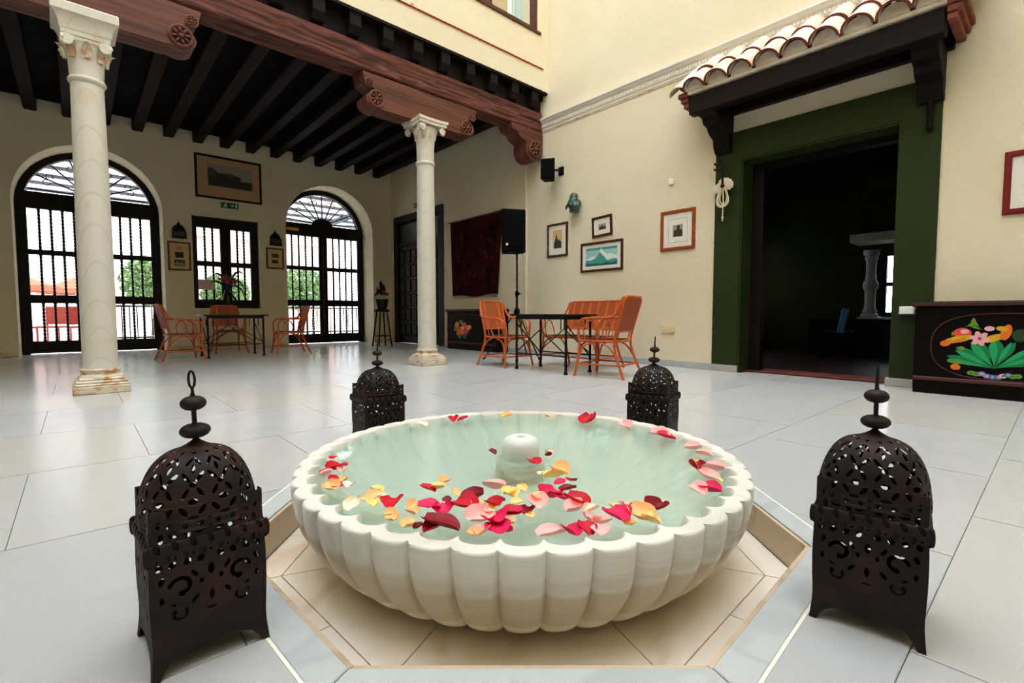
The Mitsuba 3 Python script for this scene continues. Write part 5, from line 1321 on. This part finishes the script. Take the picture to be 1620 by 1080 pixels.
# ------------------------------------------------------------------ the street beyond the arched doors
struct('ground_outside', 'pale stone paving beyond the arched doors', 'ground', P(bx(-40, 40, YF + 0.72, 60, -0.3, -0.02), 'stone_out'))
def house(label, x0, x1, y0, H_, m, rows_, cols, seed):
    k = thing('house', label, 'building')
    put('walls', P(bx(x0, x1, y0, y0 + 6, -0.1, H_), m), k)
    put('eaves', P(bx(x0, x1, y0 - 0.3, y0 + 6.2, H_, H_ + 0.3), m), k)
    for r in range(rows_):
        for c in range(cols):
            x = x0 + (x1 - x0) * (c + 0.5) / cols; z = 1.1 + 3.0 * r
            wk = put('window', P(bx(x - 0.55, x + 0.55, y0 - 0.06, y0 + 0.02, z - 0.05, z + 1.75, 0.02), 'ink_sky'), k)
            put('sill', P(bx(x - 0.65, x + 0.65, y0 - 0.14, y0, z - 0.14, z - 0.05, 0.01), 'facade_white'), wk)
house('white house across the street beyond the nearer arched door', -16.0, 2.3, 24.0, 12.5, 'facade_white', 3, 6, 1)
house('pinkish house across the street beyond the barred window', 2.31, 9.59, 24.0, 11.5, 'facade_pink', 3, 3, 2)
house('white house across the street beyond the arched door in the corner', 9.6, 30.0, 24.0, 12.0, 'facade_white', 3, 6, 3)
def parasol(label, x, y, r, h):
    k = thing('parasol', label, 'parasol')
    cone = trimesh.creation.revolve(np.array([(0.03, h), (r * 0.5, h - 0.24), (r, h - 0.42), (r, h - 0.58), (r - 0.02, h - 0.58), (r - 0.02, h - 0.45), (0.03, h - 0.04)]), sections=8)
    put('canopy', P(cone, 'parasol_red'), k, mat4(x, y))
    put('pole', P(tube([(x, y, -0.02), (x, y, h + 0.1)], 0.03, 8), 'facade_white'), k)
    put('base', P(lathe([(0, -0.02), (0.3, -0.02), (0.28, 0.06), (0, 0.08)], 16), 'stone_out'), k, mat4(x, y))
parasol('terracotta parasol in the street, seen at the outer side of the nearer arched door', -1.40, 20.6, 1.05, 2.0)
parasol('terracotta parasol in the street, seen beside the nearer column', 0.0, 22.6, 1.0, 2.0)
for i, (x, y, rz, w_) in enumerate(((-0.95, 15.6, 0.3, 'nearest the outer jamb'), (-0.45, 15.9, -0.4, 'in the middle of the panes'), (0.05, 15.4, 0.1, 'closest to the column'))):
    k = thing('terrace_chair', f'dark red terrace chair outside the nearer arched door, {w_}', 'chair')
    Q = mat4(x, y, 0, rz)
    put('seat', P(bx(-0.22, 0.22, -0.22, 0.22, 0.42, 0.46, 0.01), 'paint_red'), k, Q)
    put('back', P(bx(-0.22, 0.22, 0.19, 0.23, 0.5, 0.92, 0.015), 'paint_red'), k, Q)
    for a in (-0.2, 0.2):
        put('leg', P(tube([(a, 0.21, -0.02), (a, 0.21, 0.9)], 0.018, 6), 'paint_red'), k, Q)
        put('leg', P(tube([(a, -0.2, -0.02), (a, -0.2, 0.44)], 0.018, 6), 'paint_red'), k, Q)
def railing(label, x0, x1, y):
    k = thing('railing', label, 'railing')
    for z in (0.12, 0.95): put('rail', P(bx(x0, x1, y - 0.02, y + 0.02, z - 0.02, z + 0.02), 'black_iron'), k)
    b_ = P(tube([(0, 0, -0.02), (0, 0, 0.95)], 0.011, 5), 'black_iron')
    for x in np.arange(x0, x1, 0.16): put('bar', b_, k, mat4(x, y))
railing('black iron railing outside the nearer arched door', 0.55, 2.6, 16.4)
railing('black iron railing outside the arched door in the corner', 5.2, 8.6, 17.5)
def tree(label, x, y, h, r, seed):
    k = thing('tree', label, 'tree')
    g = np.random.default_rng(seed)
    put('trunk', P(tube([(x, y, -0.02), (x + 0.1, y, h * 0.5), (x, y, h * 0.8)], [0.12, 0.09, 0.04], 8), 'frame_brown'), k)
    L_ = []
    for i in range(900):
        d = g.normal(size=3); d /= np.linalg.norm(d); q = d * r * g.random() ** 0.4
        a = trimesh.creation.icosphere(0, 1.0); a.apply_scale((0.11, 0.05, 0.025)); a.apply_transform(trimesh.transformations.random_rotation_matrix(g.random(3)))
        a.apply_translation((x + q[0], y + q[1], h * 0.72 + q[2] * 0.9)); L_.append(a)
    put('crown', P(cat(L_), 'tree_leaf'), k); labels[k + '__crown'] = {'label': 'pale green foliage', 'kind': 'stuff'}
tree('pale green tree outside the nearer arched door', 2.05, 21.4, 2.6, 1.0, 1)
tree('pale green tree outside the arched door in the corner', 7.1, 21.5, 2.5, 1.0, 2)
tree('green tree in the street outside the barred window', 4.4, 22.0, 2.2, 0.85, 3)

# slatted pergola over the terrace outside the doors
k = thing('pergola', 'grey slatted pergola over the terrace, seen through the fanlights of the arched doors', 'pergola')
sl = P(bx(-3.4, 8.6, -0.085, 0.085, 0.0, 0.05), 'pergola_wood')
for i in range(6):
    put('slat', sl, k, mat4(0, 12.95 + 0.95 * i, 3.92))
for x in (-3.2, -0.9, 2.5, 6.6, 8.4):
    put('rafter', P(bx(x - 0.05, x + 0.05, 12.72, 17.9, 3.76, 3.92), 'pergola_wood'), k)
for x in (-3.2, 2.5, 8.4):
    put('post', P(bx(x - 0.06, x + 0.06, 17.7, 17.82, -0.02, 3.76), 'pergola_wood'), k)
